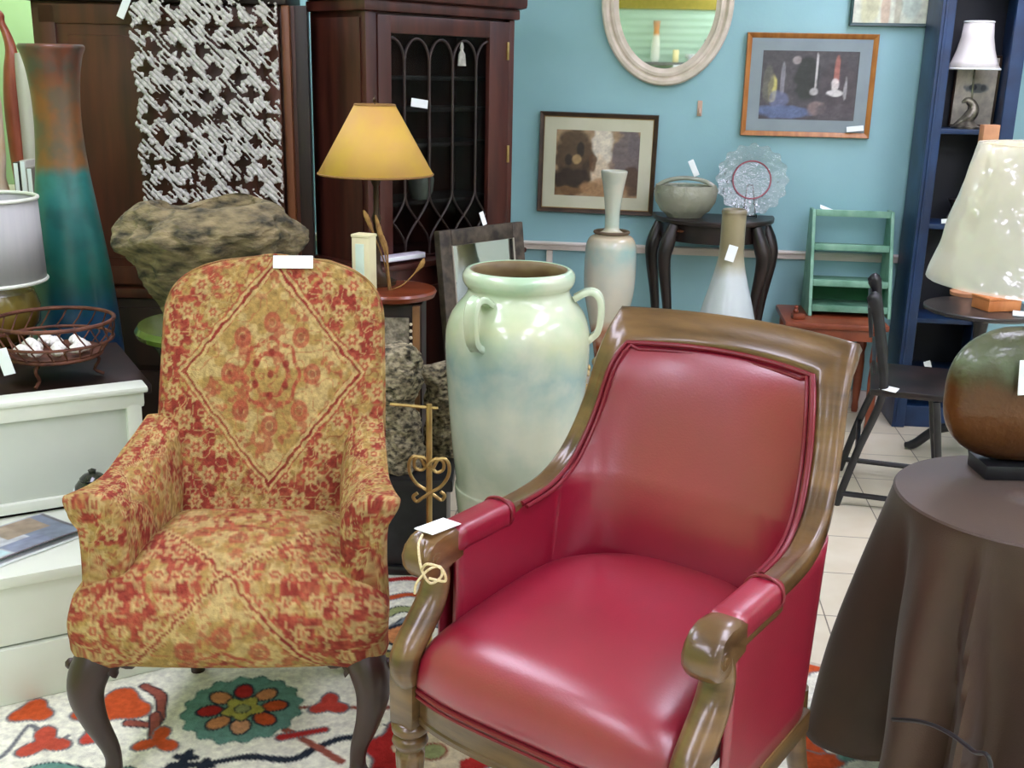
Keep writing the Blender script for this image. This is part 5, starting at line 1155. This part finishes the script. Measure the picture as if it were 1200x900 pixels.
def foldchair():
    p = atZ(981, 592, 0); FR = YAW-math.radians(17.5); t = thing('folding_chair', 'black wooden folding chair seen from the side by the blue bookcase', 'chair', (p.x, p.y, 0), FR)
    D = (p-CAMP).dot(fw); px = 3.55/1280
    hb = atD(997, 336, D*.98).z
    for y in (0, .40):
        M().tube(cr([(-.005,y,.0),(.05,y,.22),(.115,y,.45),(.09,y,.62),(.055,y,.78),(.03,y,hb)], 24), [.014]*10+[.017]*8+[.022,.026,.026,.024,.02,.012], 10, sq=.7).build('back_post', black, t)
        M().tube([(.37,y,.0),(.33,y,.23),(.30,y,.44)], .013, 10).build('leg', black, t)
        M().tube([(.01,y,.05),(.365,y,.05)], .011, 8).build('stretcher', black, t)
    M().box((.24,.20,.455), (.34,.42,.026), .008).build('seat', ebony, t)
    M().box((.045,.20,hb-.10), (.014,.40,.11), .004, ry=-.15).box((.075,.20,hb-.26), (.014,.40,.05), .004, ry=-.15).build('back_slat', black, t)
    M().tube([(.05,.0,.22),(.05,.40,.22)], .009, 8).build('cross_rung', black, t); M().tube([(.34,.0,.2),(.34,.40,.2)], .009, 8).build('cross_rung', black, t)
    card('price_tag', 'white tag on the seat corner of the black folding chair', 'price tag', t.location+Rz(FR)@V(.135,-.008,.474), (.065,.03,.002), FR-.5, .35, 0)
foldchair()
TC = V(.822, 2.2, .0065); TH = .72
def clothtable():
    t = thing('round_table', 'round table beside the red armchair, hidden under a brown cloth', 'side table', TC, 0)
    M().lathe([(.001,TH-.024),(.25,TH-.024),(.256,TH-.014),(.252,TH-.004),(.001,TH-.004)], 60).build('top', cabdark, t)
    M().lathe([(.03,.06),(.05,.1),(.03,.2),(.028,.5),(.05,TH-.05),(.08,TH-.024)], 24).build('pedestal', cabdark, t)
    for k in range(3): a = k*2*PI/3+.5; M().tube(cr([(.02*math.cos(a),.02*math.sin(a),.12),(.1*math.cos(a),.1*math.sin(a),.09),(.19*math.cos(a),.19*math.sin(a),.015)], 12), .018, 10).build('leg', cabdark, t)
    n = 220; R = .262
    folds = [(3.02,.22,.13),(-2.46,.22,.13),(-2.14,.055,.11),(-1.70,.15,.14),(-1.25,.13,.13),(-.8,.15,.11),(-.3,.2,.1),(.3,.22,.1),(.9,.2,.1),(1.6,.22,.1),(2.3,.2,.1)]
    folds_old = [(3.02,.24,.14),(-2.72,.14,.012),(-2.28,.15,.12),(-1.93,.10,.03),(-1.62,.11,.12),(-1.22,.12,.11),(-.85,.12,.08),(-.5,.2,.1),(.2,.22,.12),(.9,.2,.1),(1.6,.22,.12),(2.3,.2,.12)]
    def amp(a):
        v = .002-.07*math.exp(-(((a+2.86+PI) % (2*PI)-PI)/.10)**2)
        for c, w, h in folds: d = (a-c+PI) % (2*PI)-PI; v += h*math.exp(-(d/w)**2)
        return v
    rings = []
    for r_ in (.002,.06,.12,.18,.22,.245): rings.append([(r_*math.cos(2*PI*k/n), r_*math.sin(2*PI*k/n), TH+.002) for k in range(n)])
    for (r_, dz) in ((.261,.0015),(.2645,-.002),(.2655,-.012)): rings.append([(r_*math.cos(2*PI*k/n), r_*math.sin(2*PI*k/n), TH+dz) for k in range(n)])
    for i in range(1, 34):
        f_ = i/33; ring = []
        for k in range(n):
            a = 2*PI*k/n-PI; am = amp(a+.10*math.sin(f_*4+a*2)*f_); hem = .15-.03*math.cos(4*(a+3.0))
            z = TH-.012-(TH-.012-hem)*f_; r_ = .2655+am*(f_**.85)+.004*math.sin(a*13+f_*3)*f_
            ring.append((r_*math.cos(a), r_*math.sin(a), z))
        ring = ring[n//2:]+ring[:n//2]; rings.append(ring)
    clm = mat('brown_cloth', rgb(52,33,18), .55, col2=rgb(62,40,22), nscale=6, bump=.15, bscale=400, sheen=.2); clm.node_tree.nodes['Principled BSDF'].inputs['Sheen Weight'].default_value = .12
    o = M().loft(rings, cap=False).build('tablecloth', clm, sharp=38, solid=.002); o.location = TC; tag(o, 'dark brown cloth draped in folds over the round table', 'tablecloth')
clothtable()
def biglamp():
    D = 2.34; c = atD(1199, 480, D); LP = V(c.x, c.y, 0); px = D/1280
    # stand it on the table top
    zt = TH+.0098; zf = lambda py: (atD(1199, py, D).z-zt)
    t = thing('pottery_lamp', 'large brown and green pottery lamp with plastic wrapped cream shade', 'table lamp', (LP.x, LP.y, zt), YAW)
    M().box((-.005, 0, .016), (.155, .10, .032), .005).build('plinth', black, t)
    zc = zf(466); R = (zc-.028)*1.06; 
    zc = .030+R
    rg = []; n = 48
    for i in range(41):
        b = -1+2*i/40; rr_ = max(.002, (1-abs(b)**2.6)**(1/2.3)); rg.append([(R*1.15*rr_*math.cos(2*PI*k/n)*(1), .062*rr_*math.sin(2*PI*k/n), zc+R*b) for k in range(n)])
    pg = zramp('earth_glaze', [(0, rgb(64,36,14)), (.35, rgb(96,58,22)), (.56, rgb(84,50,20)), (.66, rgb(70,60,32)), (.78, rgb(96,106,82)), (1, rgb(80,84,62))], .3, nscale=12, namp=.16, zlo=.02, zhi=zc+R, coat=.3, bump=.25, bscale=60, stretch=(1,1,.7))
    M().loft(rg).build('flask_body', pg, t, sharp=180)
    zs0, zs1 = zf(322), zf(166); r0_, r1_ = 121*px, 84*px
    cm = translucent(mat('pleated_cream', rgb(238,230,200), .75, col2=rgb(244,238,214), nscale=5, stretch=(14,14,.2)))
    M().lathe([(r0_, zs0),(r1_, zs1)], 120, cap=False, rmod=lambda a, z: 1+.006*math.cos(40*a)).build('lamp_shade', cm, t, solid=.002, sharp=180)
    def wr(a, z): return 1.03+.022*noise.noise(V(math.cos(a)*3.0, math.sin(a)*3.0, z*14))+.010*noise.noise(V(math.cos(a)*8, math.sin(a)*8, z*30))
    M().lathe([(r0_+(r1_-r0_)*k/40, zs0-.004+(zs1-zs0+.008)*k/40) for k in range(41)], 160, cap=False, rmod=wr).build('plastic_wrap', clear('wrinkled_plastic', rough=.10, refl=.5, bump=.9, bscale=22, dens=.32, dcol=(.98,1,.95,1)), t, sharp=180)
    M().lathe([(.012,zc+R-.004),(.022,zc+R+.004),(.014,zc+R+.02),(.010,zs0+.03),(.012,zs1-.01),(.001,zs1-.008)], 20).build('neck', brass, t)
    m = M()
    for k in range(3): a = k*2*PI/3+.3; m.tube([(0,0,zs1-.012), (r1_*math.cos(a), r1_*math.sin(a), zs1-.004)], .002, 6)
    m.build('shade_spider', brass, t)
    q = t.location+Rz(YAW)@V(-22*px, -.075, zf(428)); card('price_tag', 'white tag on the shoulder of the brown pottery lamp', 'price tag', q, (.032, .002, .075), YAW, 0, -.08)
    q = t.location+Rz(YAW)@V(-24*px, -.085-.09, zs1-.004); card('price_tag', 'white tag on the top rim of the plastic wrapped lamp shade', 'price tag', t.location+Rz(YAW)@V(-30*px, -r1_*.93, zs1+.004), (.03, .002, .03), YAW, .3, .6)
    # flex
    pts = [atD(1046, 843, 2.10), atD(1080, 846, 2.02), atD(1110, 858, 1.94), atD(1140, 880, 1.88), atD(1162, 906, 1.84)]
    e = pts[-1]; pts += [V(e.x+.03, e.y, .12), V(e.x+.06, e.y+.02, .018), V(e.x+.3, e.y+.1, .018)]
    o = M().tube(cr(pts, 50), .0042, 8).build('power_cord', black); tag(o, 'black power cord looping down in front of the brown tablecloth', 'cord')
biglamp()
# ================================================================ tags on the two armchairs
q = red.matrix_world if False else None
def rloc(x, y, z): return V(-.1, 1.732, 0)+Rz(-math.atan2(.489, .872))@V(x, y, z)
def qloc(x, y, z): return V(-.825, 2.027, 0)+Rz(math.radians(9))@V(x, y, z)
card('price_tag', 'white tag pinned to the top of the tapestry chair back', 'price tag', qloc(.068, .563, 1.085), (.098, .0025, .032), math.radians(9), -.35, -.01)
t = thing('hang_tag', 'white tag tied with twine to the scrolled arm of the red chair', 'price tag', rloc(-.288, .005, .722), -math.atan2(.489, .872), 'white price tags')
M().box((0, 0, .0), (.045, .085, .002), .0008, rx=-.08).build('tag_card', white, t)
lp = [(.0,-.045,-.002),(.012,-.07,-.012),(.03,-.082,-.05),(.045,-.075,-.075),(.06,-.062,-.062),(.055,-.06,-.045),(.04,-.075,-.05),(.025,-.09,-.075),(.02,-.09,-.098)]
M().tube(cr(lp, 60), .0026, 7).tube(cr([(.03,-.082,-.05),(.05,-.09,-.03),(.075,-.08,-.035),(.08,-.075,-.06),(.05,-.085,-.06)], 30), .0026, 7).build('twine', twine, t)
# ================================================================ what the oval mirror shows: shelf on the mint wall behind the photographer
def mirrorshelf():
    sz = 1.66; t = thing('wall_shelf', 'dark grey display shelf on the mint wall behind the photographer', 'shelf', (.25, YF, sz), 0)
    M().box((0, .13, 0), (1.5, .26, .035), .004).build('board', mat('grey_shelf', rgb(96,100,92), .6), t)
    for x in (-.5, .5): M().box((x, .10, -.08), (.02, .2, .12), .004).build('bracket', black, t)
    z = sz+.019
    def put(name, label, cat, x, prof, m, n=32):
        o = M().lathe(prof, n).build(name, m); o.location = (x, YF+.13, z); tag(o, label, cat); return o
    put('slim_vase', 'tall white vase with orange neck on the shelf in the mirror reflection', 'vase', .07, [(.001,0),(.04,0),(.048,.05),(.045,.2),(.035,.28),(.03,.34),(.04,.44),(.001,.44)], zramp('white_orange', [(0, rgb(220,230,214)), (.62, rgb(220,224,200)), (.7, rgb(206,140,50)), (1, rgb(196,150,110))], .4, zhi=.44, namp=.05))
    put('pillar_candle', 'short cream pillar candle on the shelf in the mirror reflection', 'candle', .30, [(.001,0),(.032,0),(.034,.01),(.034,.13),(.03,.135),(.001,.132)], mat('candle_wax', rgb(232,222,160), .5))
    put('white_bowl', 'small white footed bowl on the shelf in the mirror reflection', 'bowl', .46, [(.001,0),(.03,0),(.03,.01),(.015,.02),(.045,.05),(.058,.09),(.054,.09),(.04,.055),(.001,.03)], white)
    put('glass_goblet', 'clear glass goblet on the shelf in the mirror reflection', 'glass', .66, [(.001,0),(.04,0),(.04,.006),(.006,.012),(.006,.12),(.04,.16),(.05,.25),(.047,.25),(.037,.165),(.001,.13)], clear('goblet_glass', refl=.5, dens=.15))
    card('shelf_sign', 'blank white card under the shelf in the mirror reflection', 'sign', (.36, YF+.262, sz-.06), (.17, .002, .1))
mirrorshelf()
card('price_tag', 'white tag hanging at the left rim of the rusty metal basket', 'price tag', atD(6, 424, 2.98), (.034, .002, .075), YAW, 0, -.25)
# ================================================================ camera, light, output
cd = bpy.data.cameras.new('camera'); cam = bpy.data.objects.new('camera', cd); COL.objects.link(cam)
from mathutils import Matrix
cam.matrix_world = Matrix((( rt.x, up.x, -fw.x, CAMP.x), (rt.y, up.y, -fw.y, CAMP.y), (rt.z, up.z, -fw.z, CAMP.z), (0,0,0,1)))
cd.sensor_fit = 'HORIZONTAL'; cd.sensor_width = 36; cd.lens = 36*FPX/1200; cd.clip_start = .05
S.camera = cam
wd = bpy.data.worlds.new('world'); S.world = wd; wd.use_nodes = True; wd.node_tree.nodes['Background'].inputs[0].default_value = (.9, 1, .95, 1); wd.node_tree.nodes['Background'].inputs[1].default_value = .1
S.view_settings.view_transform = 'Standard'; S.view_settings.look = 'None'; S.view_settings.gamma = 1; S.view_settings.use_curve_mapping = False; S.view_settings.exposure = EXPO
S.cycles.max_bounces = 8; S.cycles.transparent_max_bounces = 16; S.cycles.use_denoising = True; S.cycles.sample_clamp_indirect = 6; S.cycles.caustics_reflective = False; S.cycles.caustics_refractive = False
